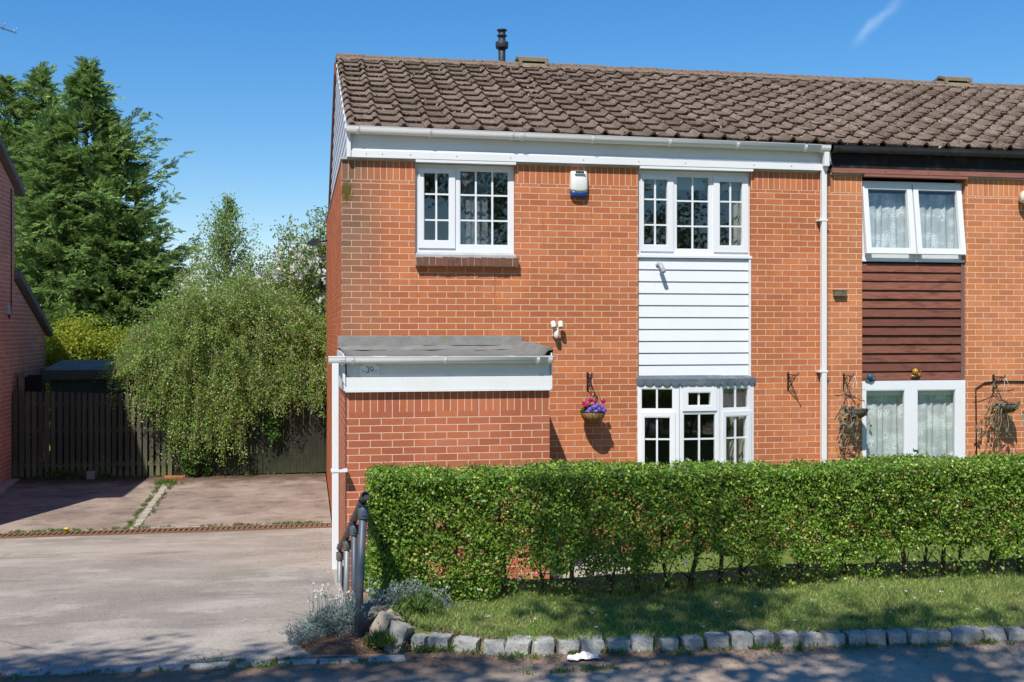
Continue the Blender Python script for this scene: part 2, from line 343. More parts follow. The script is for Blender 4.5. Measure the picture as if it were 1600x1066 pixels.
M['birchbark'] = simple('birch_bark', (.42, .39, .34), .9, .1, .3, 12, ((.08, .06, .05), .5), .4)
M['twig'] = simple('twig', (.22, .16, .11), .95, .1, .3, 20)
M['deadtwig'] = simple('dead_twig', (.34, .235, .16), .95, .1, .4, 30, ((.13, .085, .06), .6))

def leaf(name, a, b, c=None, trans=.35, rough=.5, spec=.35, cf=.1, tcol=None, dead=0):
    m = Mt(name, rough, spec)
    col = m.mix(m.ramp(m.rand(), 0, 1), a, b)
    col = m.mix(m.ramp(m.noise(1.6, 4, .6), .35, .7, 0, .5), col, tuple((x+y)/2*.8 for x, y in zip(a, b)))
    if c:
        r2 = m.math('FRACT', m.math('MULTIPLY', m.rand(), 37.7)); col = m.mix(m.math('LESS_THAN', r2, cf), col, c)
    if dead:
        r3 = m.math('FRACT', m.math('MULTIPLY', m.rand(), 91.3)); col = m.mix(m.math('LESS_THAN', r3, dead), col, (.20, .115, .05))
    m.set('Base Color', col)
    t = m.n.new('ShaderNodeBsdfTranslucent')
    m.l.new(m.mix(.5, col, tcol or tuple(min(1, v*1.7) for v in b)), t.inputs[0])
    ms = m.n.new('ShaderNodeMixShader'); ms.inputs[0].default_value = trans
    m.l.new(m.b.outputs[0], ms.inputs[1]); m.l.new(t.outputs[0], ms.inputs[2]); m.l.new(ms.outputs[0], m.out.inputs[0]); return m.m
M['hedge'] = leaf('hedge_leaf', (.056, .138, .016), (.200, .325, .032), (.38, .46, .07), .20, .42, .4, .10, dead=.035)
M['conifer'] = leaf('conifer_frond', (.098, .20, .06), (.23, .34, .095), (.33, .39, .10), .27, .6, .2, .15)
M['cotoneaster'] = leaf('weeping_shrub_leaf', (.13, .25, .040), (.29, .42, .095), (.58, .58, .42), .38, .5, .3, .08, dead=.10)
M['ivy'] = leaf('bright_green_leaf', (.045, .12, .02), (.10, .20, .035), None, .35)
M['birch'] = leaf('birch_leaf', (.15, .26, .055), (.26, .37, .09), (.34, .43, .13), .45)
M['magnolia'] = leaf('young_leaf', (.15, .23, .04), (.27, .34, .085), (.36, .42, .14), .45)
M['mossbit'] = leaf('roof_moss', (.035, .021, .012), (.10, .062, .035), (.36, .28, .20), .05, .95, .1, .12)
M['petal'] = leaf('white_petal', (.75, .70, .66), (.85, .82, .80), None, .4, tcol=(.85, .8, .78))
M['yellowbush'] = leaf('golden_leaf', (.22, .28, .025), (.42, .44, .05), (.15, .23, .03), .42, cf=.2)
M['laurel'] = leaf('laurel_leaf', (.07, .15, .026), (.16, .25, .045), None, .3, .35, .4)
M['silver'] = leaf('silver_leaf', (.18, .225, .21), (.33, .39, .375), (.11, .155, .12), .2, .8, .1, .3)
M['grass'] = leaf('grass_blade', (.14, .25, .05), (.30, .39, .10), (.55, .48, .24), .35, .6, .3, .16)
M['weed'] = leaf('weed_leaf', (.055, .12, .02), (.15, .24, .05), (.22, .26, .06), .35)
M['litter'] = leaf('leaf_litter_fleck', (.14, .075, .04), (.32, .20, .12), (.45, .38, .30), .1, .9, .1, .2)
M['streetleaf'] = leaf('street_tree_leaf', (.04, .09, .02), (.085, .15, .03), None, .35)
M['dandelion'] = simple('dandelion_yellow', (.80, .52, .01), .7, .2, .1)
M['magenta'] = leaf('magenta_petal', (.42, .006, .12), (.62, .02, .22), None, .3, tcol=(.6, .02, .2))
M['violet'] = leaf('violet_petal', (.17, .10, .52), (.30, .19, .68), (.48, .38, .78), .3, tcol=(.3, .2, .7))
M['coir'] = simple('coir_liner', (.36, .20, .07), .95, .1, .5, 25, ((.07, .04, .02), .7), .8)
M['drygrey'] = leaf('dry_grey_leaf', (.11, .105, .07), (.25, .235, .175), (.08, .095, .04), .2, .9, .1, .3)
M['slate_roof'] = simple('grey_verge_tile', (.155, .155, .165), .85, .2, .2, 6, ((.09, .09, .09), .5), .3)
M['cream_plastic'] = simple('cream_plastic', (.70, .66, .55), .4, .4, .08)
M['pale_plastic'] = simple('pale_plastic', (.66, .66, .62), .38, .45, .06)
M['blue_plastic'] = simple('blue_plastic', (.012, .055, .22), .3, .5, .1)
M['solar'] = simple('dark_solar_cell', (.02, .035, .06), .2, .6, .2, 40)
M['grey_plastic'] = simple('grey_plastic', (.33, .34, .36), .4, .5, .1)
M['lens'] = simple('dark_lens', (.01, .01, .012), .1, .7)
M['plaque'] = simple('house_number_ceramic', (.80, .82, .82), .35, .5, .08, 20)
M['ink'] = simple('black_ink', (.015, .015, .02), .5, .3)
M['pink'] = simple('pink_wood', (.62, .42, .40), .7, .2, .08)
M['oldwood'] = simple('weathered_wood', (.15, .125, .095), .95, .1, .4, 18, ((.05, .045, .035), .6), .6)
M['paper'] = simple('white_paper', (.78, .74, .74), .8, .2, .1)
M['stone_brick'] = simple('grey_block', (.24, .23, .24), .9, .2, .2, 12)
M['alu'] = simple('aluminium', (.45, .46, .47), .4, .5, .1, metal=.6)

# ------------------------------------------------------------------ mesh helpers
class MB:
    def __init__(s): s.v = []; s.f = []; s.sm = []; s.M = None
    def p(s, co):
        co = Vector(co)
        if s.M is not None: co = s.M @ co
        s.v.append(co); return len(s.v)-1
    def face(s, idx, smooth=False): s.f.append(tuple(idx)); s.sm.append(smooth)
    def quad(s, *pts, smooth=False): s.face([s.p(q) for q in pts], smooth)
    def box(s, x0, x1, y0, y1, z0, z1):
        if x1-x0 < 1e-5 or z1-z0 < 1e-5 or y1-y0 < 1e-5: return
        a = [s.p(c) for c in ((x0,y0,z0),(x1,y0,z0),(x1,y1,z0),(x0,y1,z0),(x0,y0,z1),(x1,y0,z1),(x1,y1,z1),(x0,y1,z1))]
        for q in ((3,2,1,0),(4,5,6,7),(0,1,5,4),(1,2,6,5),(2,3,7,6),(3,0,4,7)): s.face([a[i] for i in q])
    def ring(s, x0, x1, z0, z1, w, y0, y1):
        l, r, b, t = w if isinstance(w, tuple) else (w,)*4
        s.box(x0, x0+l, y0, y1, z0, z1); s.box(x1-r, x1, y0, y1, z0, z1)
        s.box(x0+l, x1-r, y0, y1, z0, z0+b); s.box(x0+l, x1-r, y0, y1, z1-t, z1)
    def prism(s, poly, axis, a, b):
        """poly: 2-d points in the two other axes, extruded along axis from a to b"""
        def mk(p, t): return {'x': (t, p[0], p[1]), 'y': (p[0], t, p[1]), 'z': (p[0], p[1], t)}[axis]
        A = [s.p(mk(p, a)) for p in poly]; B = [s.p(mk(p, b)) for p in poly]
        n = len(poly); ar = sum(poly[i][0]*poly[(i+1)%n][1]-poly[(i+1)%n][0]*poly[i][1] for i in range(n))
        flip = (ar > 0) == (axis != 'y')
        s.face(A[::-1] if flip else A); s.face(B if flip else B[::-1])
        for i in range(n):
            j = (i+1) % n; q = (A[i], A[j], B[j], B[i]); s.face(q if flip else q[::-1])
    def tube(s, pts, r, seg=8, cap=True, smooth=True):
        pts = [Vector(p) for p in pts]; rs = r if isinstance(r, (list, tuple)) else [r]*len(pts)
        prev = None; rings = []
        for i, p in enumerate(pts):
            d = (pts[min(i+1, len(pts)-1)]-pts[max(i-1, 0)]).normalized()
            u = prev - d*prev.dot(d) if prev else d.orthogonal()
            if u.length < 1e-6: u = d.orthogonal()
            u.normalize(); prev = u; w = d.cross(u)
            rings.append([s.p(p+(u*math.cos(2*math.pi*k/seg)+w*math.sin(2*math.pi*k/seg))*rs[i]) for k in range(seg)])
        for a, b in zip(rings, rings[1:]):
            for k in range(seg): s.face((a[k], a[(k+1)%seg], b[(k+1)%seg], b[k]), smooth)
        if cap: s.face(rings[0][::-1]); s.face(rings[-1])
    def lathe(s, prof, c, seg=20, a0=0, a1=2*math.pi, smooth=True, axis=None):
        """prof: (radius, height) pairs turned about z through c (or about axis)"""
        full = abs(a1-a0-2*math.pi) < 1e-6; n = seg if full else seg+1
        Q = Vector((0,0,1)).rotation_difference(Vector(axis)).to_matrix() if axis else Matrix.Identity(3)
        rings = [[s.p(Vector(c)+Q @ Vector((r*math.cos(a0+(a1-a0)*k/seg), r*math.sin(a0+(a1-a0)*k/seg), h))) for k in range(n)] for r, h in prof]
        for a, b in zip(rings, rings[1:]):
            for k in range(seg): s.face((a[k], a[(k+1)%n], b[(k+1)%n], b[k]), smooth)
    def build(s, name, mat, parent=None, uv=None, bevel=0, origin=None):
        off = Vector((0,0,0)); q = parent
        while q is not None: off += q.location; q = q.parent
        if origin is not None: off = Vector(origin)
        me = bpy.data.meshes.new(name); me.from_pydata([tuple(v-off) for v in s.v], [], s.f); me.materials.append(mat)
        me.polygons.foreach_set('use_smooth', s.sm)
        if uv:
            L = me.uv_layers.new(name='UVMap'); dat = []
            for pl in me.polygons:
                n = pl.normal
                for li in pl.loop_indices:
                    w = s.v[me.loops[li].vertex_index]; dat += uv(w, n)
            L.data.foreach_set('uv', dat)
        o = bpy.data.objects.new(name, me); C.objects.link(o)
        if parent is not None: o.parent = parent
        elif origin is not None: o.location = origin
        if bevel:
            bm = o.modifiers.new('bevel', 'BEVEL'); bm.width = bevel; bm.segments = 2; bm.limit_method = 'ANGLE'; bm.angle_limit = R(40)
        return o
def uv_wall(w, n):
    if abs(n.x) > .7: return [w.y, w.z]
    if abs(n.z) > .7: return [w.x, w.y]
    return [w.x, w.z]
def uv_soldier(z0):
    def f(w, n):
        if abs(n.x) > .7: return [w.z-z0, w.y]
        if abs(n.z) > .7: return [w.y, w.x]
        return [w.z-z0, w.x]
    return f
def tag(o, label, cat, group=None):
    o['label'] = label; o['category'] = cat
    if group: o['group'] = group
    return o
def thing(name, label, cat, loc=(0,0,0), group=None):
    o = bpy.data.objects.new(name, None); C.objects.link(o); o.location = loc; o.empty_display_size = .2
    return tag(o, label, cat, group)
def struct(o): o['kind'] = 'structure'; return o
def stuff(o, label, cat): o['kind'] = 'stuff'; return tag(o, label, cat)
rng = np.random.default_rng(11)
def pieces(name, boxes, mat, parent, uv=None):
    out = []
    for b in boxes: mb = MB(); mb.box(*b); out.append(mb.build(name, mat, parent, uv=uv))
    return out
def unit(a): return a/np.maximum(np.linalg.norm(a, axis=-1, keepdims=True), 1e-9)
def rdir(n): return unit(rng.normal(size=(n,3)))
def leaves(name, P, D, N, L, Wd, mat, parent=None, fold=.18, origin=None):
    """one small folded leaf face per point: P centre, D along, N up"""
    n = len(P); D = unit(D); Sd = unit(np.cross(D, N)); N = np.cross(Sd, D)
    L = np.broadcast_to(L, (n,))[:,None]; Wd = np.broadcast_to(Wd, (n,))[:,None]
    V = np.stack([P-D*L/2, P+Sd*Wd/2+N*fold*Wd-D*L*.06, P+D*L/2, P-Sd*Wd/2+N*fold*Wd-D*L*.06], 1).reshape(-1, 3)
    off = np.zeros(3); q = parent
    while q is not None: off = off+np.array(q.location); q = q.parent
    if origin is not None: off = np.array(origin)
    V = (V-off).astype(np.float32)
    me = bpy.data.meshes.new(name); me.vertices.add(4*n); me.vertices.foreach_set('co', V.ravel())
    me.loops.add(4*n); me.loops.foreach_set('vertex_index', np.arange(4*n, dtype=np.int32))
    me.polygons.add(n); me.polygons.foreach_set('loop_start', np.arange(0, 4*n, 4, dtype=np.int32))
    me.update(calc_edges=True); me.materials.append(mat)
    o = bpy.data.objects.new(name, me); C.objects.link(o)
    if parent is not None: o.parent = parent
    elif origin is not None: o.location = origin
    return o
_wv = {}
def waves(P, scale, seed=0, n=9):
    """smooth pseudo-noise, about -1..1"""
    k = (scale, seed)
    if k not in _wv:
        r = np.random.default_rng(seed+77); _wv[k] = (r.normal(size=(n,3))*scale, r.uniform(0, 6.28, n))
    K, ph = _wv[k]
    return np.sin(P @ K.T + ph).sum(1)/math.sqrt(n)

# ------------------------------------------------------------------ ground
def sheet(name, f, xs, ys, mat):
    mb = MB(); ids = [[mb.p((x, y, f(x, y))) for x in xs] for y in ys]
    for j in range(len(ys)-1):
        for i in range(len(xs)-1): mb.face((ids[j][i], ids[j][i+1], ids[j+1][i+1], ids[j+1][i]), True)
    return struct(mb.build(name, mat))
def lin(a, b, n): return [a+(b-a)*i/n for i in range(n+1)]
def sstep(a, b, t): t = min(1, max(0, (t-a)/(b-a))); return t*t*(3-2*t)
DX = -.17                                                   # right edge of the drive
def drive_z(x, y):
    if y < 3.3: return .75 + (y+6.3)*(-.90/9.6) if y > -6.3 else .75
    return -.15 + (y-3.3)*.055 + max(0, (-x-2.5))*.012*(y-3.3)/4.3
def garden_z(x, y):
    z = .872*(1-sstep(-4.98, -4.15, y))
    if x < .05: z = min(z, .72*(1-sstep(-6.0, -3.1, y)))
    return z
def road_z(x, y): return .75
struct(sheet('ground', lambda x, y: -.6, [-400, 400], [-400, 400], M['far']))
sheet('road', road_z, [-40, 40], [-22, -6.30], M['road'])
sheet('driveway', drive_z, [-14, -9, -5.6, -3, -1.5, DX], lin(-6.30, 3.19, 12), M['drive'])
sheet('drive_side_strip', drive_z, [DX, -.08, -.001], lin(-1.74, 3.30, 6), M['drive'])
sheet('hardstanding', lambda x, y: drive_z(x, y), [-14, -9, -5.6, -4, -2.9, -1.5, -.02], lin(3.30, 8.6, 8), M['hard'])
sheet('front_garden', garden_z, [DX+.005, .02, .08, .3, .8]+lin(1.3, 22, 18), lin(-5.02, .3, 24), M['lawn'])
sheet('side_path', garden_z, [DX+.005, -.05, .012], lin(-5.95, -5.08, 5), M['soil'])
def verge_z(x, y): return .815 + .07*sstep(-6.6, -5.9, y) + .015*math.sin(2.1*x+1) + .012*math.sin(5.3*x+3*y)
def kerb_y(x):
    K = [(-.05, -5.95), (.1, -6.12), (.266, -6.244), (.544, -6.383), (.839, -6.507), (1.463, -6.557), (2.086, -6.606), (2.84, -6.668), (4.02, -6.788), (22, -8.2)]
    for (a, b), (c, d) in zip(K, K[1:]):
        if x <= c: return b+(d-b)*(x-a)/(c-a)
    return K[-1][1]
mb = MB(); xs = [.0, .08, .16, .26, .4, .55, .7, .85, 1.0, 1.25]+lin(1.5, 21, 60); T = lin(0, 1, 8)
ids = [[mb.p((x, (kerb_y(x)+.06)*(1-t)+(-5.0)*t, verge_z(x, (kerb_y(x)+.06)*(1-t)+(-5.0)*t)-(.10 if t == 0 else 0))) for x in xs] for t in T]
for j in range(8):
    for i in range(len(xs)-1): mb.face((ids[j][i], ids[j][i+1], ids[j+1][i+1], ids[j+1][i]), True)
struct(mb.build('grass_verge', M['turf']))
# planted soil round the corner stones and the foot of the rail
mb = MB(); ids = []
for y in lin(-6.36, -5.3, 10):
    ids.append([mb.p((x, y+.05*math.sin(9*x), .700+.095*sstep(-.50, -.36, x)*sstep(-6.34, -6.12, y)*(1 if x < .05 else .5)+max(0, (y+5.7))*-.12)) for x in lin(-.50, .12, 10)])
for j in range(10):
    for i in range(10): mb.face((ids[j][i], ids[j][i+1], ids[j+1][i+1], ids[j+1][i]), True)
struct(mb.build('planting_bed', M['soil']))
# edge wall of the drive above the sunk garden
mb = MB()
for a, b in zip(lin(-5.3, -1.75, 6), lin(-5.3, -1.75, 6)[1:]):
    za, zb = drive_z(0, a)+.004, drive_z(0, b)+.004
    v = [mb.p(c) for c in ((DX,a,-.3),(DX+.05,a,-.3),(DX+.05,b,-.3),(DX,b,-.3),(DX,a,za),(DX+.05,a,za),(DX+.05,b,zb),(DX,b,zb))]
    for q in ((4,5,6,7),(1,2,6,5),(0,1,5,4),(2,3,7,6)): mb.face([v[i] for i in q])
struct(mb.build('drive_edge_kerb', M['slab']))
mb = MB()
for (x0, x1, y0, y1) in ((.2, 2.2, -2.75, -1.85), (2.22, 3.2, -2.75, -.1), (.2, .85, -3.9, -2.78)): mb.box(x0, x1, y0, y1, -.05, garden_z(1, (y0+y1)/2)+.05)
struct(mb.build('garden_path', M['slab']))
sheet('back_garden', lambda x, y: .12, [-40, 40], [8.6, 60], M['lawn'])
# strip of setts and grass between the two parking bays
mb = MB()
for a, b in zip(lin(3.46, 7.3, 15), lin(3.46, 7.3, 15)[1:]):
    t = (a-3.46)/3.84; xc = -2.83+.085*t+random.uniform(-.01, .01)
    mb.box(xc-.055, xc+.055, a+.012, b-.012, drive_z(xc, a)-.05, drive_z(xc, (a+b)/2)+.012)
struct(mb.build('bay_divider_strip', M['slab']))
mb = MB()
for a, b in zip(lin(-14, -.03, 40), lin(-14, -.03, 40)[1:]): mb.box(a+.006, b-.006, 3.50, 3.62, -.25, -.128+random.uniform(-.004, .004))
struct(mb.build('channel_edging', M['slab']))
# slotted drain channel
dr = thing('drain_channel', 'rusty slotted drain channel running across the concrete drive', 'drain', (-5, 3.43, -.15))
mb = MB(); mb.box(-14, -.03, 3.215, 3.495, -.30, -.190); mb.build('channel', M['dark'], dr)
mb = MB(); mb.box(-14, -.03, 3.195, 3.222, -.2, -.118); mb.box(-14, -.03, 3.468, 3.495, -.2, -.118)
x = -13.98
while x < -.06:
    mb.prism([(x, 3.222), (x+.036, 3.222), (x+.066, 3.468), (x+.03, 3.468)], 'z', -.19, -.121); x += .074
mb.build('grate', M['rust'], dr)

# ------------------------------------------------------------------ windows
def window(root, label, outer, y, lights, Mx=None, sill=True, name='window'):
    x0, x1, z0, z1 = outer
    fr = MB(); fr.M = Mx
    gx = sorted({x0, x1} | {v for l in lights for v in l['g'][:2]}); gz = sorted({z0, z1} | {v for l in lights for v in l['g'][2:]})
    for a, b in zip(gx, gx[1:]):
        run = None
        for c, d in zip(gz, gz[1:]):
            hole = any(l['g'][0]-1e-6 <= a and b <= l['g'][1]+1e-6 and l['g'][2]-1e-6 <= c and d <= l['g'][3]+1e-6 for l in lights)
            if hole:
                if run: fr.box(a, b, y, y+.07, *run); run = None
            else: run = (run[0], d) if run else (c, d)
        if run: fr.box(a, b, y, y+.07, *run)
    for l in lights:
        if not l.get('s') and not l.get('tilt'):            # glazing bead round a fixed light
            g = l['g']; fr.ring(g[0]-.001, g[1]+.001, g[2]-.001, g[3]+.001, .012, y+.004, y+.03)
    w = fr.build(name, M['white'], root)
    if label: w['label'] = label
    for l in lights:
        g = l['g']; T = Mx; yo = y
        if l.get('tilt'):
            s = l['s']; hinge = Matrix.Translation((0, y-.02, s[3])) @ Matrix.Rotation(R(l['tilt']), 4, 'X') @ Matrix.Translation((0, -y+.02, -s[3]))
            T = (Mx @ hinge) if Mx else hinge
        if l.get('s'):
            s = l['s']; sb = MB(); sb.M = T
            gg = l.get('sg', g)
            sb.ring(*s, (gg[0]-s[0], s[1]-gg[1], gg[2]-s[2], s[3]-gg[3]), y-.022 if l.get('tilt') else y-.018, y+.03 if l.get('tilt') else y-.0015)
            o = 0 if l.get('tilt') else .018
            if not l.get('tilt'): sb.ring(gg[0]-.0005, gg[1]+.0005, gg[2]-.0005, gg[3]+.0005, .011, y-.014, y+.03)
            sb.build('sash', M['white'], w)
            g = gg
        pb = MB(); pb.M = T; yy = y+.024
        pb.quad((g[0]+.005, yy, g[2]+.005), (g[1]-.005, yy, g[2]+.005), (g[1]-.005, yy, g[3]-.005), (g[0]+.005, yy, g[3]-.005)); pb.build('pane', M['glass'], w)
        if l.get('nv') or l.get('hz'):
            bb = MB(); bb.M = T
            vs = [g[0]+(g[1]-g[0])*(i+1)/(l['nv']+1) for i in range(l['nv'])]; hs = l.get('hz', [])
            for v in vs: bb.box(v-.011, v+.011, y+.008, y+.023, g[2]+.011, g[3]-.011)
            ex = [g[0]+.011]+[q for v in vs for q in (v-.011, v+.011)]+[g[1]-.011]
            for h in hs:
                for a, b in zip(ex[::2], ex[1::2]): bb.box(a, b, y+.010, y+.022, h-.010, h+.010)
            bb.build('glazing_bars', M['white'], w)
    if sill:
        sb = MB(); sb.M = Mx; sb.prism([(y+.07, z0-.035), (y-.055, z0-.042), (y-.055, z0-.012), (y-.003, z0-.001), (y+.07, z0-.001)], 'x', x0-.012, x1+.012); sb.build('sill', M['white'], w)
    return w
def curtain(name, label, x0, x1, z0, z1, y, folds, mat, amp=.022, cat='curtain', group=None, gather=0, Mx=None):
    mb = MB(); mb.M = Mx; nu, nv = folds*8, 14; ids = []; us = []
    for j in range(nv+1):
        t = j/nv; row = []
        for i in range(nu+1):
            u = i/nu; ph = 2*math.pi*folds*u
            sq = 1-gather*math.sin(math.pi*min(1, t*1.1))**2
            x = x0+(x1-x0)*u*sq if gather >= 0 else x1-(x1-x0)*(1-u)*(1+gather*math.sin(math.pi*min(1, t*1.1))**2)
            row.append(mb.p((x+.012*math.sin(ph*.5+1), y+amp*math.sin(ph+.6*math.sin(3*t+u*9))*(.6+.4*math.sin(ph*.37+2)), z1+(z0-z1)*t)))
        ids.append(row)
    for j in range(nv):
        for i in range(nu): mb.face((ids[j+1][i], ids[j+1][i+1], ids[j][i+1], ids[j][i]), True)
    o = mb.build(name, mat, None, uv=lambda w, n: [w.x, w.z], origin=(Mx @ Vector((x0, y, z0)) if Mx else (x0, y, z0)))
    return tag(o, label, cat, group)

# ------------------------------------------------------------------ roofs, gutters
def tiles(root, x0, x1, y0, z0, y1, z1, cols, courses, seed):
    rr = random.Random(seed); mb = MB(); d = Vector((0, y1-y0, z1-z0)); Ls = d.length; d.normalize(); n = Vector((0, -d.z, d.y))
    prof = [(0, .0), (.05, .010), (.11, .036), (.18, .047), (.25, .036), (.31, .010), (.37, .002), (.70, .0), (1.0, .0)]
    pw = (x1-x0)/cols; pc = Ls/courses
    for r in range(courses):
        for c in range(cols):
            xa = x0+c*pw; ja, jb = rr.uniform(-.005, .006), rr.uniform(-.004, .004); js = rr.uniform(-.014, .012); jx = rr.uniform(-.003, .003)
            low, up, lip = [], [], []
            for u, h in prof:
                P = Vector((xa+u*pw*1.004+jx, y0, z0))
                hh = h+ja*(1-u)+jb*u
                low.append(mb.p(P+d*(r*pc-.03+js)+n*(hh+.034))); up.append(mb.p(P+d*((r+1)*pc+.005)+n*(hh+.002)))
                lip.append(mb.p(P+d*(r*pc-.028+js)+n*(hh+.004)))
            for i in range(len(prof)-1):
                mb.face((low[i], low[i+1], up[i+1], up[i]), True); mb.face((lip[i], lip[i+1], low[i+1], low[i]))
    o = mb.build('roof', M['tile'], root)
    # moss and dirt lodged along the tile ends, thickest below the ridge
    g = np.random.default_rng(seed); k = cols*64; rr_ = np.floor(g.beta(1.3, 1, k)*(courses+.99)); cx = g.uniform(x0+.02, x1-.02, k); mo = np.repeat(np.arange(k), 6); nm = len(mo)
    u = ((cx[mo]-x0)/pw) % 1; hh = np.interp(u, [q[0] for q in prof], [q[1] for q in prof]); s = rr_[mo]*pc-.03+g.normal(size=nm)*.012
    P = np.stack([cx[mo]+g.normal(size=nm)*.022, np.full(nm, y0), np.full(nm, z0)], 1)+np.array(d)*s[:, None]+np.array(n)*(hh+.012+g.uniform(-.004, .014, nm))[:, None]
    P = P[(P[:, 0] > x0+.01) & (P[:, 0] < x1-.01)]; nm = len(P)
    mo_ = leaves('roof_moss', P, rdir(nm), np.array(n)+rdir(nm)*.7, g.uniform(.022, .060, nm), g.uniform(.016, .036, nm), M['mossbit'], o); mo_['kind'] = 'stuff'
    return o
def gutter(root, mat, x0, x1, y, za, zb, r=.055, name='gutter', brackets=(), ends=True):
    mb = MB(); n = 9
    prof = [(y-math.cos(math.pi*k/n)*r, -math.sin(math.pi*k/n)*r*1.25) for k in range(n+1)]
    prof = [(y-r-.004, .008)]+prof+[(y+r+.004, .008)]
    inner = [(y+(py-y)*.9, pz*.9+.004) for py, pz in prof[::-1]]
    pr = prof+inner
    A = [mb.p((x0, py, za+pz)) for py, pz in pr]; B = [mb.p((x1, py, zb+pz)) for py, pz in pr]
    for i in range(len(pr)):
        j = (i+1) % len(pr); mb.face((A[i], A[j], B[j], B[i]), 1 <= i < n)
    if ends:
        m_ = len(prof); mb.face([A[i] for i in range(m_)][::-1]); mb.face([B[i] for i in range(m_)])
    g = mb.build(name, mat, root)
    if brackets:
        for bx, wd in brackets:
            bb = MB()
            z = za+(zb-za)*(bx-x0)/(x1-x0)
            P = [(y+(py-y)*1.12, z+pz*1.12) for py, pz in prof]
            a = [bb.p((bx-wd/2, *q)) for q in P]; b = [bb.p((bx+wd/2, *q)) for q in P]
            for i in range(len(P)-1): bb.face((a[i], a[i+1], b[i+1], b[i]))
            bb.face(a[::-1]); bb.face(b); bb.build(name+'_bracket', mat, g)
    return g
def boards(mb, x0, x1, z0, z1, y, n, lap=.014, jit=0):
    h = (z1-z0)/n
    for i in range(n):
        a = z0+i*h; j = random.uniform(-jit, jit)
        mb.prism([(y, a), (y-lap+j, a+.004), (y-.003+j*.3, a+h-.010), (y+.012, a+h-.006), (y+.012, a)], 'x', x0, x1)

# ------------------------------------------------------------------ house 39
H = thing('terraced_house', 'end of terrace orange brick house with white fascia, white cladding and front porch numbered 39', 'house', (3.08, 0, 0))
mb = MB()
mb.box(0, .86, 0, .25, -.5, 4.505); mb.box(.86, 2.07, 0, .25, -.5, 3.50); mb.box(.86, 2.07, .06, .25, 3.50, 3.63); mb.box(2.07, 3.615, 0, .25, -.5, 4.505)
mb.box(3.615, 5.095, 0, .25, -.5, .95); mb.box(5.095, 6.16, 0, .25, -.5, 4.505)
mb.build('front_wall', M['brick'], H, uv=uv_wall)
pieces('soldier_course', [(a, b, 0, .25, 4.505, 4.735) for a, b in ((0, .86), (2.07, 3.615), (5.095, 6.16))], M['soldier'], H, uv_soldier(4.507))
mb = MB(); mb.box(0, .25, .25, 7.9, -.5, 4.735); mb.box(.25, 6.16, 7.65, 7.9, -.5, 4.735); mb.build('gable_wall', M['brick_side'], H, uv=uv_wall)
mb = MB(); mb.box(.26, 6.15, 3.2, 3.3, -.1, 4.7); mb.box(.26, 6.04, .26, 3.2, 2.3, 2.45); mb.box(.26, 6.04, .26, 3.2, 4.66, 4.70); mb.box(.26, 6.04, .26, 3.2, .02, .06); mb.box(6.05, 6.15, .26, 3.2, .0, 4.65); mb.box(2.9, 3.0, .26, 3.19, 2.46, 4.65)
mb.build('room_walls', M['plaster'], H)
pieces('coping_strip', [(a, b, -.035, .12, 4.737, 4.757) for a, b in ((-.012, .86), (2.07, 3.615), (5.095, 6.0))]+[(-.012, .12, .1205, 7.9, 4.737, 4.757)], M['coping'], H)
# upper fascia in two boards, the lower one proud
pieces('fascia', [(.10, 6.16, -.035, .1, 4.845, 5.075)], M['white_f'], H); pieces('fascia_bead', [(.10, 6.16, -.05, -.0355, 4.842, 4.862)], M['white_f'], H)
pieces('fascia_board', [(.10, 6.10, -.075, -.0005, 4.758, 4.838), (.862, 2.068, -.070, .03, 4.722, 4.757), (3.618, 5.093, -.070, .03, 4.722, 4.757)], M['white_f'], H)
mb = MB(); mb.box(.055, .10, -.09, .02, 4.758, 5.10); mb.build('corner_trim', M['white_f'], H)
# gable cladding: horizontal boards filling the triangle
mb = MB(); z = 4.76; ridge_y, eave_z, ridge_z = 3.9, 5.04, 6.86
k = (ridge_z-eave_z)/(ridge_y+.1)
while z < ridge_z-.05:
    h = .15; z1 = min(z+h-.006, ridge_z-.02)
    ya = -.02 if z1 < eave_z else (z1-eave_z)/k-.1; yb = 7.8-.02 if z1 < eave_z else 7.8-((z1-eave_z)/k-.1)
    mb.box(.06+.012, .10, ya, yb, z, z1); mb.box(.06, .072, ya, yb, z, z+.05); z += h
mb.build('gable_cladding', M['gable_clad'], H)
mb = MB()
for s in (1,):
    mb.prism([(7.95, 4.86), (7.95, 4.72), (3.9, 6.62), (3.9, 6.80)], 'x', .03, .058)
mb.build('barge_board', M['brown_clad'], H)
mb = MB(); mb.prism([(.01, eave_z+.035), (3.9, ridge_z-.01), (7.95, 4.88), (7.95, 4.80), (3.9, ridge_z-.12), (.01, eave_z-.03)], 'x', .1, 6.16); mb.build('roof_deck', M['dark'], H)
rf = tiles(H, .055, 6.155, -.095, 5.095, 3.9, 6.855, 20, 13, 3)
mb = MB(); mb.prism([(3.85, 6.89), (8.0, 4.93), (8.0, 4.89), (3.85, 6.84)], 'x', .055, 6.155); mb.build('rear_roof_slope', M['tile'], H)
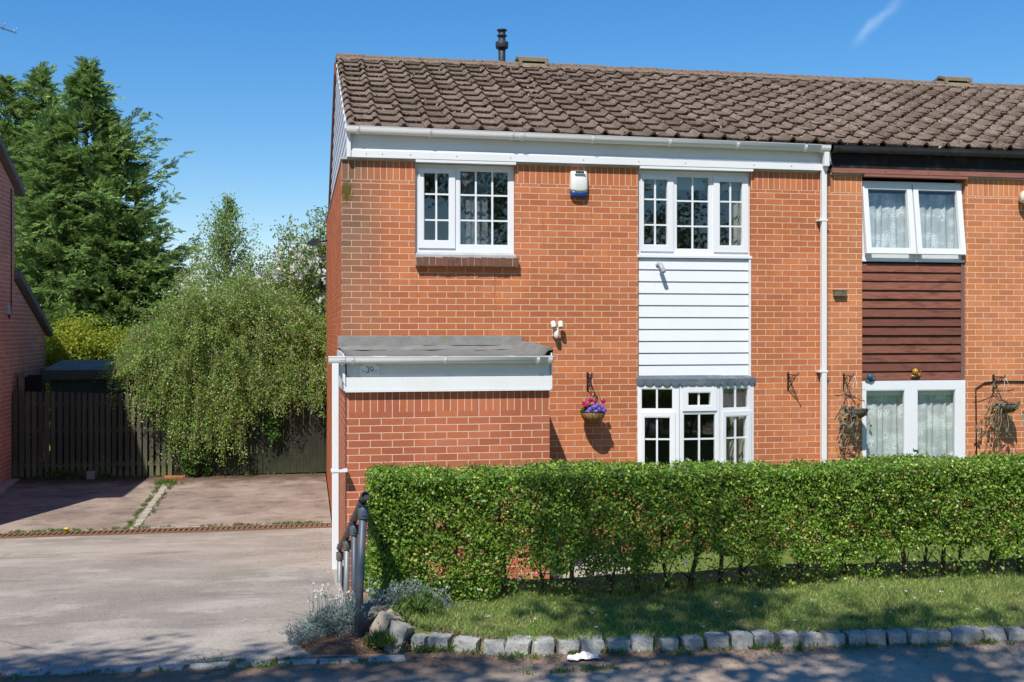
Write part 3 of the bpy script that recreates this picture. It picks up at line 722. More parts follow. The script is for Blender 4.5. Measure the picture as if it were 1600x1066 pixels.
def ridge(root, rf, x0, x1):
    rr = random.Random(int(x0*10)); mb = MB(); x = x0
    while x < x1-.05:
        w = min(.42, x1-x); j = rr.uniform(-.008, .008); jj = rr.uniform(-.006, .006)
        prof = [(3.72, 6.80), (3.735, 6.872), (3.80, 6.905), (3.9, 6.918), (4.0, 6.905), (4.08, 6.80)]
        a = [mb.p((x, q[0], q[1]+j)) for q in prof]; b = [mb.p((x+w-.012, q[0], q[1]+j+jj)) for q in prof]
        for i in range(5): mb.face((a[i], b[i], b[i+1], a[i+1]))
        mb.face(a); mb.face(b[::-1]); x += w
    # bedding mortar squeezed out below the ridge tiles
    x = x0
    while x < x1-.02:
        w = rr.uniform(.05, .14); w = min(w, x1-x); e = rr.uniform(.0, .035); zz = rr.uniform(-.01, .012)
        mb.prism([(3.735, 6.80+zz), (3.70-e, 6.775+zz), (3.69-e, 6.80+zz), (3.715, 6.845+zz)], 'x', x, x+w); x += w
    return mb.build('ridge_tiles', M['ridge'], rf)
ridge(H, rf, .055, 6.155)
def ridge_vent(rf, xc, w=.47):
    mb = MB(); a, b = xc-w/2, xc+w/2
    mb.prism([(3.70, 6.90), (3.90, 6.985), (4.10, 6.90), (4.10, 6.955), (3.90, 7.02), (3.70, 6.955)], 'x', a, b)
    mb.box(a, a+.055, 3.70, 4.1, 6.85, 6.9); mb.box(b-.055, b, 3.70, 4.1, 6.85, 6.9)
    mb.prism([(3.68, 6.80), (3.72, 6.872), (4.08, 6.872), (4.12, 6.80)], 'x', a+.02, b-.02)
    v = mb.build('ridge_vent', M['ridgevent'], rf)
    mb = MB(); mb.box(a+.056, b-.056, 3.76, 3.80, 6.875, 6.92); mb.build('vent_slot', M['dark'], v)
ridge_vent(rf, 3.08)
fl = MB(); fc = (2.63, 3.98, 6.85)
fl.lathe([(.056, 0), (.056, .30), (.052, .305), (.092, .295), (.099, .305), (.103, .38), (.098, .395), (.058, .40), (.056, .44), (.056, .485), (.079, .488), (.079, .50), (.056, .503), (.056, .565), (.072, .568), (.082, .575), (.078, .59), (.0, .592)], fc, 20)
fl.build('flue_pipe', M['flue'], H)
gutter(H, M['white_g'], .045, 6.075, -.128, 5.098, 5.055, r=.060, brackets=[(.18, .03), (1.02, .03), (2.0, .03), (2.12, .05), (3.0, .03), (3.97, .03), (4.85, .03), (5.75, .03), (6.02, .12)])
mb = MB(); mb.box(6.008, 6.075, -.165, -.095, 4.80, 5.0); mb.box(6.008, 6.075, -.095, -.03, .02, 4.80); mb.build('downpipe', M['white_g'], H, bevel=.006)
dp = [o for o in C.objects if o.name == 'downpipe'][0]
pieces('pipe_clip', [(5.965, 6.085, -.10, -.001, z-.012, z+.012) for z in (4.127, 2.212)], M['white_g'], dp)
for x in (.28, .47, .80, 1.35, 2.0, 2.9, 3.6, 4.2, 5.1, 5.6): mb = MB(); mb.lathe([(.006, 0), (.006, .004), (0, .005)], (x, -.0752, 4.80), 6, axis=(0, -1, 0)); mb.build('fascia_screw', M['iron'], H)
# windows of the house
w1 = window(H, 'white casement window with two lights above a brown brick sill', (.864, 2.066, 3.665, 4.72), .06, [
    dict(g=(.962, 1.281, 3.80, 4.622), s=(.905, 1.345, 3.715, 4.665), nv=1, hz=[4.362, 4.052]),
    dict(g=(1.40, 2.003, 3.755, 4.655), nv=2, hz=[4.360, 4.055])], sill=False)
mb = MB(); mb.box(.862, 2.068, -.07, .06, 3.575, 3.63) ; mb.prism([(-.06, 3.63), (.06, 3.664), (.06, 3.63)], 'x', .866, 2.066); mb.build('window_sill_mortar', M['coping'], H)
mb = MB(); mb.box(.862, 2.075, -.075, .0, 3.50, 3.575); 
n = 16
sb = MB()
for i in range(n):
    a = .862+(2.10-.862)*i/n; b = .862+(2.10-.862)*(i+1)/n; j = random.uniform(-.005, .005)
    sb.box(a+.005, b-.004, -.085+j, .0, 3.495+random.uniform(-.004, .004), 3.60+random.uniform(-.004, .004))
mb.build('brick_sill_bed', M['coping'], H); sb.build('brick_sill', simple('brown_sill_brick', (.17, .078, .050), .9, .15, .35, 17, ((.07, .035, .028), .6), .5), H)
w2 = window(H, 'white casement window with three lights above the white cladding', (3.617, 5.093, 3.675, 4.72), .05, [
    dict(g=(3.69, 4.014, 3.786, 4.613), s=(3.655, 4.083, 3.712, 4.665), nv=1, hz=[4.358, 4.041]),
    dict(g=(4.122, 4.559, 3.740, 4.653), nv=1, hz=[4.346, 4.032]),
    dict(g=(4.681, 5.000, 3.788, 4.607), s=(4.610, 5.068, 3.712, 4.665), nv=1, hz=[4.35, 4.04])])
mb = MB(); boards(mb, 3.63, 5.065, 2.155, 3.632, .035, 10, .016); mb.box(3.63, 5.09, .048, .2, 2.0, 3.63); mb.box(5.067, 5.093, .005, .047, 2.155, 3.632); mb.build('white_cladding', M['white'], H)
# shallow bow window of three facets under a scalloped lead apron
BW = [(3.600, -.005), (4.105, -.120), (4.625, -.120), (5.130, -.005)]
def facet(i):
    a = Vector((*BW[i], 0)); b = Vector((*BW[i+1], 0)); d = (b-a); ln = d.length; ang = math.atan2(d.y, d.x)
    return Matrix.Translation(a) @ Matrix.Rotation(ang, 4, 'Z'), ln
F0, l0 = facet(0); F1, l1 = facet(1); F2, l2 = facet(2)
window(H, 'left facet of the white bow window under the scalloped lead', (.004, l0-.004, .98, 2.045), 0, [
    dict(g=(.045, l0-.075, 1.758, 2.018), nv=1), dict(g=(.080, l0-.108, 1.03, 1.668), s=(.045, l0-.050, .99, 1.724), nv=1, hz=[1.39])], Mx=F0)
window(H, 'middle facet of the white bow window with a small top opener', (.004, l1-.004, .98, 2.045), 0, [
    dict(g=(.100, l1-.108, 1.798, 1.972), s=(.040, l1-.040, 1.738, 2.030), nv=1), dict(g=(.048, l1-.048, 1.03, 1.706), nv=1, hz=[1.39])], Mx=F1)
window(H, 'right facet of the white bow window with cream curtain behind', (.004, l2-.004, .98, 2.045), 0, [
    dict(g=(.045, l2-.075, 1.758, 2.018), nv=1), dict(g=(.080, l2-.108, 1.03, 1.668), s=(.045, l2-.050, .99, 1.724), nv=1, hz=[1.39])], Mx=F2)
mb = MB()
mb.prism([(3.6, 0), (4.105, -.115), (4.625, -.115), (5.13, 0), (5.13, .2), (3.6, .2)], 'z', 2.047, 2.115); mb.build('bow_head', M['white'], H)
mb = MB()
mb.prism([(3.6, 0), (4.105, -.115), (4.625, -.115), (5.13, 0), (5.13, .2), (3.6, .2)], 'z', .93, .978); mb.build('bow_base', M['white'], H)
mb = MB()
pts = [(3.585, -.02), (4.10, -.15), (4.63, -.15), (5.145, -.02)]
for (a, b) in zip(pts, pts[1:]):
    mb.quad((a[0], .03, 2.175), (a[0], a[1], 2.132), (b[0], b[1], 2.132), (b[0], .03, 2.175))
    for k in range(5):
        t0, t1 = k/5, (k+1)/5; arc = [(t0+(t1-t0)*(.5-.5*math.cos(math.pi*q/8)), 2.098-.047*math.sin(math.pi*q/8)**.8) for q in range(9)]
        for off, rev in ((0, 0), (.004, 1)):
            row = [mb.p((a[0]+(b[0]-a[0])*t0, a[1]+(b[1]-a[1])*t0+off, 2.132))]+[mb.p((a[0]+(b[0]-a[0])*t, a[1]+(b[1]-a[1])*t+off, z)) for t, z in arc]+[mb.p((a[0]+(b[0]-a[0])*t1, a[1]+(b[1]-a[1])*t1+off, 2.132))]
            mb.face(row[::-1] if rev else row)
mb.build('lead_apron', M['lead'], H)
# porch
mb = MB(); mb.box(-.02, 2.105, -1.73, -1.5, -.3, 1.897); mb.box(-.02, .2, -1.5, -.0005, -.3, 2.10); mb.box(1.9, 2.105, -1.5, -.0005, -.3, 2.10); mb.build('porch_wall', M['brick_porch'], H, uv=uv_wall)
mb = MB(); mb.box(-.02, 2.105, -1.73, -1.5, 1.897, 2.105); mb.build('porch_soldier_course', M['soldier_porch'], H, uv=uv_soldier(1.885))
pieces('porch_fascia', [(-.015, 2.10, -1.765, -1.5, 2.262, 2.46), (-.03, 2.106, -1.782, -1.5, 2.123, 2.258), (-.055, -.031, -1.782, 0, 2.12, 2.50), (2.107, 2.122, -1.782, 0, 2.12, 2.50)], M['white_f'], H); pieces('porch_fascia_trim', [(-.03, 2.106, -1.79, -1.5, 2.106, 2.121)], M['white_f'], H)
mb = MB()
nx, ny_ = 40, 12; ids = []
for j in range(ny_+1):
    t = j/ny_; y = -1.80+1.80*t
    row = []
    for i in range(nx+1):
        x = -.045+2.172*i/nx; z = 2.475+.028*t+.006*math.sin(9*x+2)+.004*math.sin(23*x+5*y)
        if x > 2.02: z += .105*sstep(2.02, 2.09, x)*(.75+.25*t)
        if x < .02: z += .03*(1-sstep(-.04, .03, x))
        row.append(mb.p((x, y, z)))
    ids.append(row)
for j in range(ny_):
    for i in range(nx): mb.face((ids[j][i], ids[j][i+1], ids[j+1][i+1], ids[j+1][i]), True)
for i in range(nx): mb.quad(tuple(mb.v[ids[0][i]]-Vector((0, 0, .03))), tuple(mb.v[ids[0][i+1]]-Vector((0, 0, .03))), tuple(mb.v[ids[0][i+1]]), tuple(mb.v[ids[0][i]]))
for j in range(ny_): mb.quad(tuple(mb.v[ids[j][nx]]-Vector((0, 0, .14))), tuple(mb.v[ids[j+1][nx]]-Vector((0, 0, .14))), tuple(mb.v[ids[j+1][nx]]), tuple(mb.v[ids[j][nx]]))
xs = lin(-.045, 2.15, 30)
for a, b in zip(xs, xs[1:]):                                            # upstand dressed against the wall
    if a < 2.14:
        ww = lambda x: .008*math.sin(7*x)+.005*math.sin(17*x)
        mb.quad((a, -.13, 2.503+ww(a)*.4), (b, -.13, 2.503+ww(b)*.4), (b, -.045, 2.55+ww(b)), (a, -.045, 2.55+ww(a)), smooth=True)
        mb.quad((a, -.045, 2.55+ww(a)), (b, -.045, 2.55+ww(b)), (b, -.012, 2.662), (a, -.012, 2.662), smooth=True)
        mb.quad((a, -.012, 2.662), (b, -.012, 2.662), (b, -.0005, 2.668), (a, -.0005, 2.668))
for x0, x1 in ((.0, .16), (.95, 1.75), (1.62, 2.1)):                     # lapped felt patches
    mb.quad((x0, -.05, 2.556), (x1, -.05, 2.557), (x1-.01, -.017, 2.658), (x0+.01, -.017, 2.66))
mb.build('porch_roof', M['felt'], H)
g = gutter(H, M['white_g'], -.20, 2.112, -1.845, 2.462, 2.456, r=.052, name='porch_gutter', brackets=[(-.06, .05), (.04, .03), (.98, .03), (1.95, .03), (2.08, .04)])
mb = MB(); mb.box(-.165, -.098, -1.875, -1.81, .03, 2.41); d2 = mb.build('porch_downpipe', M['white_g'], H, bevel=.006)
mb = MB(); mb.box(-.175, -.012, -1.882, -1.74, 1.31, 1.333); mb.build('pipe_clip', M['white_g'], d2)
mb = MB(); mb.prism([(-.165, 2.40), (-.098, 2.40), (-.03, 2.36), (-.03, 2.18)], 'y', -1.80, -1.786); mb.build('porch_corner_trim', M['white_f'], H)

# ------------------------------------------------------------------ neighbouring house
N = thing('terraced_house', 'attached orange brick house with black fascia, red-brown boarding and lace curtains', 'house', (9.2, 0, 0))
mb = MB(); mb.box(6.16, 6.605, 0, .25, -.5, 4.49); mb.box(6.605, 8.07, 0, .25, -.5, .85); mb.box(8.07, 10.4, 0, .25, -.5, 4.49); mb.box(10.4, 12.4, 0, .25, -.5, .85); mb.box(12.4, 13.4, 0, .25, -.5, 4.49); mb.build('front_wall', M['brick_n'], N, uv=uv_wall)
pieces('soldier_course', [(a, b, 0, .25, 4.49, 4.715) for a, b in ((6.16, 6.605), (8.07, 10.4), (12.4, 13.4))], M['soldier_n'], N, uv_soldier(4.492))
mb = MB(); mb.box(6.16, 13.4, 7.65, 7.9, -.5, 4.7); mb.box(13.4, 13.6, 0, 7.9, -.5, 4.7); mb.build('rear_wall', M['brick_n'], N, uv=uv_wall)
mb = MB(); mb.box(6.17, 13.3, 3.2, 3.3, -.1, 4.7); mb.box(6.27, 13.3, .26, 3.2, 2.28, 2.42); mb.box(6.27, 13.3, .26, 3.2, 4.60, 4.65); mb.box(6.17, 6.26, .26, 3.2, 0, 4.6); mb.box(8.6, 8.7, .26, 3.2, .0, 4.6); mb.build('room_walls', M['plaster'], N)
pieces('coping_strip', [(6.16, 6.63, -.03, .12, 4.717, 4.735), (8.07, 10.4, -.03, .12, 4.717, 4.735)], M['coping'], N)
pieces('fascia', [(6.163, 13.4, -.04, .1, 4.80, 5.06), (6.163, 13.4, -.052, -.0405, 4.80, 4.885)], M['black_board'], N)
pieces('fascia_board', [(6.163, 13.4, -.065, .05, 4.737, 4.797), (6.607, 8.068, -.060, .04, 4.70, 4.7365)], M['brown_strip'], N)
for x in (6.4, 6.9, 7.5, 7.9, 8.4, 9.2): mb = MB(); mb.lathe([(.007, 0), (.006, .003), (0, .004)], (x, -.0652, 4.765), 6, axis=(0, -1, 0)); mb.build('fascia_screw', M['iron'], N)
mb = MB(); mb.prism([(.01, eave_z+.03), (3.9, ridge_z-.01), (7.95, 4.88), (7.95, 4.80), (3.9, ridge_z-.12), (.01, eave_z-.03)], 'x', 6.163, 13.6); mb.build('roof_deck', M['dark'], N)
rn = tiles(N, 6.165, 13.665, -.095, 5.09, 3.9, 6.85, 25, 13, 8)
mb = MB(); mb.prism([(3.85, 6.885), (8.0, 4.93), (8.0, 4.89), (3.85, 6.84)], 'x', 6.165, 13.66); mb.build('rear_roof_slope', M['tile'], N)
ridge(N, rn, 6.165, 13.66); ridge_vent(rn, 10.35, .5)
gutter(N, M['black_gutter'], 6.12, 13.6, -.128, 5.056, 5.062, r=.060, brackets=[(6.9, .025), (7.72, .025), (8.5, .025), (9.3, .025), (6.15, .06)])
window(N, 'white window with two top hung sashes swung open at the bottom', (6.618, 8.066, 3.66, 4.66), .07, [
    dict(g=(6.69, 7.29, 3.72, 4.60), s=(6.635, 7.325, 3.71, 4.635), sg=(6.705, 7.255, 3.785, 4.555), tilt=-7.5),
    dict(g=(7.40, 8.00, 3.72, 4.60), s=(7.345, 8.035, 3.71, 4.635), sg=(7.415, 7.965, 3.785, 4.555), tilt=-7.5)])
mb = MB(); boards(mb, 6.61, 8.02, 2.085, 3.60, .042, 13, .026, .006); mb.box(6.61, 8.06, .058, .2, 2.085, 3.60); mb.build('brown_cladding', M['brown_clad'], N)
mb = MB(); mb.box(8.021, 8.066, .02, .057, 2.085, 3.60); mb.build('cladding_trim', simple('grey_brown_trim', (.17, .10, .085), .8, .2, .3, 8), N)
window(N, 'white two light window with lace curtains below the red-brown boarding', (6.608, 8.068, .87, 2.08), .0, [
    dict(g=(6.655, 7.212, 1.0, 1.965)), dict(g=(7.376, 7.935, 1.0, 1.962))])
window(N, None, (10.42, 12.38, .87, 4.66), .05, [dict(g=(10.5, 11.3, 1.0, 2.0)), dict(g=(11.45, 12.3, 1.0, 2.0)), dict(g=(10.5, 11.3, 3.7, 4.55)), dict(g=(11.45, 12.3, 3.7, 4.55))])

# curtains, blinds and ornaments seen through the glass
curtain('curtain', 'grey curtain panel behind the two light window over the brick sill', 1.40, 1.78, 3.68, 4.62, .22, 5, M['greycurt'])
curtain('curtain', 'cream patterned curtain at the right edge of the upper three light window', 4.90, 5.08, 3.68, 4.60, .20, 4, M['cream'])
curtain('curtain', 'cream tied curtain behind the right facet of the bow window', 4.68, 5.10, .98, 2.02, .13, 6, M['cream'], gather=-.45)
curtain('curtain', 'narrow cream curtain edge behind the left facet of the bow window', 3.66, 3.70, .98, 2.02, .13, 2, M['cream'])
mb = MB(); mb.box(3.66, 5.04, .155, .165, 4.50, 4.70); tag(mb.build('roller_blind', M['blind'], origin=(4.35, .16, 4.5)), 'pale green roller blind pulled up at the top of the upper three light window', 'blind')
mb = MB(); mb.box(1.40, 2.0, .16, .17, 4.585, 4.70); tag(mb.build('roller_blind', M['greycurt'], origin=(1.7, .165, 4.585)), 'dark rolled blind at the top of the window over the brick sill', 'blind')
for (x0, x1, lb) in ((6.65, 7.24, 'pale blind head rail above the left lace curtain of the lower right window'), (7.34, 7.98, 'pale blind head rail above the right lace curtain of the lower right window')):
    mb = MB(); mb.box(x0, x1, .085, .115, 1.885, 1.99); tag(mb.build('roller_blind', M['white'], origin=((x0+x1)/2, .1, 1.9)), lb, 'blind')
for (x0, x1, z0, z1, lb) in ((6.66, 7.31, 3.66, 4.52, 'lace net curtain behind the left open sash of the upper right window'), (7.37, 8.03, 3.66, 4.52, 'lace net curtain behind the right open sash of the upper right window'),
                         (6.66, 7.29, .9, 1.90, 'lace net curtain behind the left light of the lower right window'), (7.37, 8.0, .9, 1.90, 'lace net curtain behind the right light of the lower right window')):
    curtain('net_curtain', lb, x0, x1, z0, z1, .19 if z0 > 2 else .14, 6, M['lace'], .018)
def heart(x, z, s):
    mb = MB(); P = []
    for i in range(24):
        t = 2*math.pi*i/24; P.append((x+s*.0625*16*math.sin(t)**3/1.6, z+s*.0625*(13*math.cos(t)-5*math.cos(2*t)-2*math.cos(3*t)-math.cos(4*t))/1.6))
    mb.prism(P[::-1], 'y', .098, .106); mb.tube([(x, .102, z+s*.5), (x, .102, z+s*.5+.05)], .002, 4); return mb
tag(heart(1.475, 4.605, .056).build('heart_ornament', M['pink'], origin=(1.475, .102, 4.585)), 'smaller upper pink heart ornament hung in the window over the brick sill', 'ornament')
tag(heart(1.478, 4.515, .070).build('heart_ornament', M['pink'], origin=(1.478, .102, 4.49)), 'larger lower pink heart ornament hung in the window over the brick sill', 'ornament')

# ------------------------------------------------------------------ house on the left
L = thing('neighbour_house', 'red brick gable house on the left with grey verge tiles and rear lean-to', 'house', (-8.2, 5.4, 0))
mb = MB()
poly = [(2.9, -.5), (10.3, -.5), (10.3, 2.62), (7.82, 3.60), (7.82, 5.22), (5.6, 6.10), (2.9, 5.04)]
mb.prism(poly, 'x', -12, -5.45); mb.build('gable_wall', M['brick_left'], L, uv=uv_wall)
def slab(name, y0, z0, y1, z1, t, mat, x0=-12.2, x1=-5.36):
    mb = MB(); mb.prism([(y0, z0), (y1, z1), (y1, z1-t), (y0, z0-t)], 'x', x0, x1); return mb.build(name, mat, L)
slab('roof', 2.4, 4.98, 5.6, 6.27, .05, M['slate_roof']); slab('roof', 5.6, 6.27, 8.12, 5.235, .05, M['slate_roof']); slab('lean_to_roof', 7.83, 3.76, 10.45, 2.70, .05, M['slate_roof'])
for (a, b, c, d, nm) in ((5.6, 6.222, 8.14, 5.18, 8), (7.84, 3.712, 10.47, 2.645, 8)):
    mb = MB()
    for i in range(nm):
        t0, t1 = i/nm, (i+1)/nm; j = random.uniform(-.004, .006)
        ya, yb = a+(c-a)*t0+.008, a+(c-a)*t1; za, zb = b+(d-b)*t0, b+(d-b)*t1
        mb.prism([(ya, za+.075+j), (yb, zb+.075+j), (yb, zb-.05+j), (ya, za-.05+j)], 'x', -5.47, -5.345)
    mb.build('verge_tiles', M['slate_roof'], L)
mb = MB(); mb.tube([(-5.435, 7.55, 5.2), (-5.432, 7.56, 4.2), (-5.435, 7.55, 3.1), (-5.43, 7.4, 2.93), (-5.432, 7.3, 3.05)], .010, 6); mb.build('cable', M['iron'], L)
mb = MB(); mb.box(-5.45, -5.40, 7.20, 7.36, 3.0, 3.16); mb.build('vent_cowl', M['grey_plastic'], L)
mb = MB(); mb.box(-5.45, -5.442, 8.1, 8.3, 3.28, 3.36); mb.build('air_brick', M['grey_plastic'], L)
mb = MB(); mb.box(-5.75, -5.30, 3.6, 7.55, -.3, .13); mb.build('footing_kerb', M['slab'], L)
# aerial on its mast, the boom reaching out over the roof edge
A = thing('tv_aerial', 'grey television aerial on the roof of the left house against the sky', 'aerial', (-6.4, 5.6, 6.2))
mb = MB(); mb.tube([(-6.4, 5.6, 6.15), (-6.4, 5.6, 8.0)], .02, 6); mb.build('mast', M['alu'], A)
mb = MB(); a = Vector((-6.75, 5.2, 7.95)); b = Vector((-5.22, 6.98, 7.78)); mb.tube([a, b], .011, 6); mb.build('boom', M['alu'], A)
mb = MB(); dxy = (b-a).normalized(); sd = dxy.cross(Vector((0, 0, 1))).normalized()
for i in range(11):
    P = a+(b-a)*(.04+.095*i); ln = .26-.012*i
    for s in (-1, 1): mb.tube([P+Vector((0, 0, .008)), P+sd*s*ln*.35+Vector((0, 0, ln*.55))], .0045, 5)
    mb.lathe([(.014, -.016), (.014, .016)], P, 8); mb.build('element', M['alu'], A)

# ------------------------------------------------------------------ fence and shed
Fn = thing('picket_fence', 'dark green-stained fence of narrow upright pales across the end of the parking bays', 'fence', (-4, 7.62, .1))
def gz(x): return drive_z(x, 7.6)
mb = MB(); x = -5.42; i = 0
while x < -2.78:
    w = .070+random.uniform(-.004, .004); z0 = gz(x)+.02+random.uniform(-.01, .012); z1 = 1.655-.035*(x+5.4)+random.uniform(-.012, .012); j = random.uniform(-.006, .006)
    mb.box(x, x+w, 7.60+j, 7.618+j, z0, z1); x += .1035+random.uniform(-.006, .006)
mb.build('pale_panel', M['picket'], Fn)
pieces('rail', [(-5.44, -2.76, 7.6245, 7.665, z-.035, z+.035) for z in (.34, .95, 1.42)], M['picket'], Fn)
for x in (-5.40, -4.05, -2.75):
    mb = MB(); mb.box(x-.045, x+.045, 7.67, 7.76, -.1, 1.60); mb.build('post', M['picket'], Fn)
F2n = thing('board_fence', 'close boarded fence behind the drooping shrub, coloured black-green for the shade of its branches', 'fence', (-1.3, 7.62, .1))
mb = MB(); x = -2.70
while x < 1.2:
    w = .118+random.uniform(-.006, .006) if x > -1.15 else .092
    j = random.uniform(-.006, .006); mb.box(x, x+w, 7.60+j, 7.618+j, gz(x)+.02+random.uniform(0, .01), (1.56 if x < -1.1 else 1.54)+random.uniform(-.012, .012)); x += w+(.004 if x > -1.15 else .012)
mb.build('board_panel', M['closeboard'], F2n)
pieces('rail', [(-2.72, 1.2, 7.6245, 7.665, z-.035, z+.035) for z in (.34, .95, 1.40)], M['closeboard'], F2n)
for x in (-1.6, -.2, 1.1):
    mb = MB(); mb.box(x-.045, x+.045, 7.67, 7.76, -.1, 1.5); mb.build('post', M['closeboard'], F2n)
# low brick footing where the fences meet
mb = MB(); mb.box(-2.86, -2.5, 7.45, 7.58, -.05, gz(-2.7)+.03); tag(mb.build('brick_footing', M['brick_side'], uv=uv_wall, origin=(-2.68, 7.5, 0)), 'row of red bricks level with the ground where the two fences meet', 'bricks')
mb = MB(); mb.box(-4.18, -4.04, 7.47, 7.57, gz(-4.1)-.02, gz(-4.1)+.13); tag(mb.build('loose_block', M['stone_brick'], origin=(-4.1, 7.5, gz(-4.1)), bevel=.008), 'small grey block standing against the foot of the pale fence', 'block')
Sd = thing('garden_shed', 'low dark timber shed with a flat pale felt roof behind the pale fence', 'shed', (-4.4, 9.3, .1))
mb = MB(); mb.box(-5.0, -3.1, 8.55, 10.0, .1, 1.93); mb.build('wall', M['shed'], Sd)
mb = MB(); mb.prism([(8.40, 1.99), (10.15, 2.13), (10.15, 2.08), (8.40, 1.94)], 'x', -5.12, -2.95); mb.build('roof', M['shedfelt'], Sd)
pieces('fascia', [(-5.14, -2.93, 8.37, 8.398, 1.82, 1.995), (-5.14, -5.121, 8.399, 10.1, 1.84, 2.02)], M['shed'], Sd)
pieces('cover_strip', [(x, x+.03, 8.535, 8.549, .1, 1.8) for x in (-4.9, -3.9)], M['shed'], Sd)
tag((lambda mb: (mb.box(-5.36, -5.27, 7.72, 7.8, 1.55, 1.95), mb.box(-5.41, -5.22, 7.715, 7.805, 1.90, 1.94), mb.build('old_post', M['oldwood'], origin=(-5.32, 7.76, 1.55)))[-1])(MB()), 'weathered grey post stub rising behind the left end of the pale fence', 'post')
tag((lambda mb: (mb.box(-5.43, -5.05, 8.0, 8.1, 1.62, 1.92), mb.build('dark_panel', M['dark'], origin=(-5.2, 8.05, .1)))[-1])(MB()), 'dark board panel between the left house wall and the shed', 'panel')

# ------------------------------------------------------------------ small things fixed to the walls
al = thing('alarm_box', 'cream and blue burglar alarm box with a small solar panel on the brick wall', 'alarm', (2.854, 0, 4.35))
def al_grid(t0, t1, rows):
    mb = MB(); ids = []
    for j in range(rows+1):
        row = []
        for i in range(21):
            a = R(-90+9*i); u = abs(i-10)/10; b0 = .27-.10*(1-u)**.8; lo_ = 0 if t0 == 0 else b0; hi_ = b0 if t0 == 0 else 1; t = lo_+(hi_-lo_)*j/rows; w = .108*(.86+.14*math.sin(math.pi*(.12+.80*t))**.6); dpt = .045+.045*math.sin(math.pi*(.15+.75*t)); ca = max(0, math.cos(a)); row.append(mb.p((2.854+w*math.copysign(abs(math.sin(a))**.7, math.sin(a)), -dpt*ca**.4, 4.352+.315*t)))
        ids.append(row)
    for j in range(rows):
        for i in range(20): mb.face((ids[j][i], ids[j][i+1], ids[j+1][i+1], ids[j+1][i]), True)
    mb.face(ids[0][::-1]); mb.face(ids[rows]); return mb
al_grid(0, .3, 3).build('blue_base', M['blue_plastic'], al); al_grid(.3, 1, 8).build('cover', M['pale_plastic'], al)
mb = MB(); mb.prism([(-.098, 4.628), (-.070, 4.668), (-.03, 4.668), (-.03, 4.628)], 'x', 2.79, 2.918); mb.build('solar_hood', M['pale_plastic'], al)
mb = MB(); mb.quad((2.80, -.0965, 4.632), (2.908, -.0965, 4.632), (2.908, -.0725, 4.666), (2.80, -.0725, 4.666)); mb.build('solar_panel', M['solar'], al)
tw = thing('security_light', 'cream twin spotlight with motion sensor at the right end of the porch roof', 'light', (2.555, 0, 2.66))
mb = MB(); mb.box(2.53, 2.58, -.03, 0, 2.66, 2.76); mb.tube([(2.555, -.03, 2.72), (2.55, -.08, 2.735)], .014, 8); mb.tube([(2.55, -.08, 2.735), (2.52, -.10, 2.765)], .011, 8); mb.tube([(2.55, -.08, 2.735), (2.60, -.10, 2.765)], .011, 8); mb.build('bracket', M['cream_plastic'], tw)
for dx in (-.032, .052):
    hd = MB(); hd.lathe([(0, .075), (.024, .07), (.031, .055), (.033, 0), (.030, -.012), (0, -.012)], (2.555+dx, -.115, 2.775), 14, axis=(-.1 if dx < 0 else .05, .35, 1)); h_ = hd.build('spot_head', M['cream_plastic'], tw)
    ln_ = MB(); ln_.lathe([(.028, -.0125), (0, -.0135)], (2.555+dx, -.115, 2.775), 14, axis=(-.1 if dx < 0 else .05, .35, 1)); ln_.build('lens', M['grey_plastic'], h_)
mb = MB(); mb.lathe([(0, .05), (.024, .045), (.030, .01), (.034, -.02), (.028, -.05), (.012, -.066), (0, -.068)], (2.562, -.085, 2.695), 14); mb.build('motion_sensor', M['cream_plastic'], tw)
cm = thing('security_camera', 'small grey bullet camera on the white cladding below the upper window', 'camera', (3.89, 0, 3.46))
mb = MB(); mb.lathe([(.032, 0), (.032, .008), (.012, .012)], (3.875, .018, 3.545), 12, axis=(0, -1, 0)); mb.tube([(3.875, .01, 3.545), (3.878, -.05, 3.54)], .010, 8); mb.build('mount', M['grey_plastic'], cm)
mb = MB(); mb.lathe([(0, .075), (.022, .072), (.028, .06), (.028, -.055), (.024, -.06), (0, -.06)], (3.895, -.085, 3.495), 14, axis=(-.30, .55, 1)); b_ = mb.build('body', M['grey_plastic'], cm)
mb = MB(); mb.lathe([(.018, -.0605), (0, -.063)], (3.895, -.085, 3.495), 12, axis=(-.30, .55, 1)); mb.build('lens', M['lens'], b_)
sp = thing('security_light', 'black floodlight on a short arm at the far edge of the gable wall', 'light', (0, 6.9, 4.3))
mb = MB(); mb.tube([(0, 6.9, 4.32), (-.16, 6.86, 4.30)], .014, 8); mb.build('arm', M['iron'], sp)
mb = MB(); mb.prism([(-.34, 4.30), (-.16, 4.36), (-.14, 4.27), (-.24, 4.22), (-.36, 4.25)], 'y', 6.76, 6.96); mb.build('lamp_head', M['black_gutter'], sp)
pf = thing('security_light', 'cream round floodlight at the right edge of the neighbouring brick pier', 'light', (8.95, 0, 4.5))
mb = MB(); mb.lathe([(0, -.075), (.07, -.07), (.085, -.03), (.088, .03), (.075, .07), (0, .08)], (8.88, -.11, 4.475), 16, axis=(.95, -.15, -.2)); mb.build('lamp_head', M['cream_plastic'], pf)
mb = MB(); mb.lathe([(.089, -.012), (.093, -.008), (.093, .008), (.089, .012)], (8.88, -.11, 4.475), 16, axis=(.95, -.15, -.2)); mb.tube([(8.93, 0, 4.52), (8.91, -.08, 4.51)], .02, 8); mb.build('band', M['grey_plastic'], pf)
mb = MB(); mb.box(6.20, 6.37, -.055, -.0005, 3.165, 3.235); mb.box(6.195, 6.375, -.062, -.0005, 3.236, 3.246); tag(mb.build('wooden_block', M['oldwood'], origin=(6.285, 0, 3.2), bevel=.006), 'small weathered wooden block fixed to the brick pier right of the downpipe', 'block')
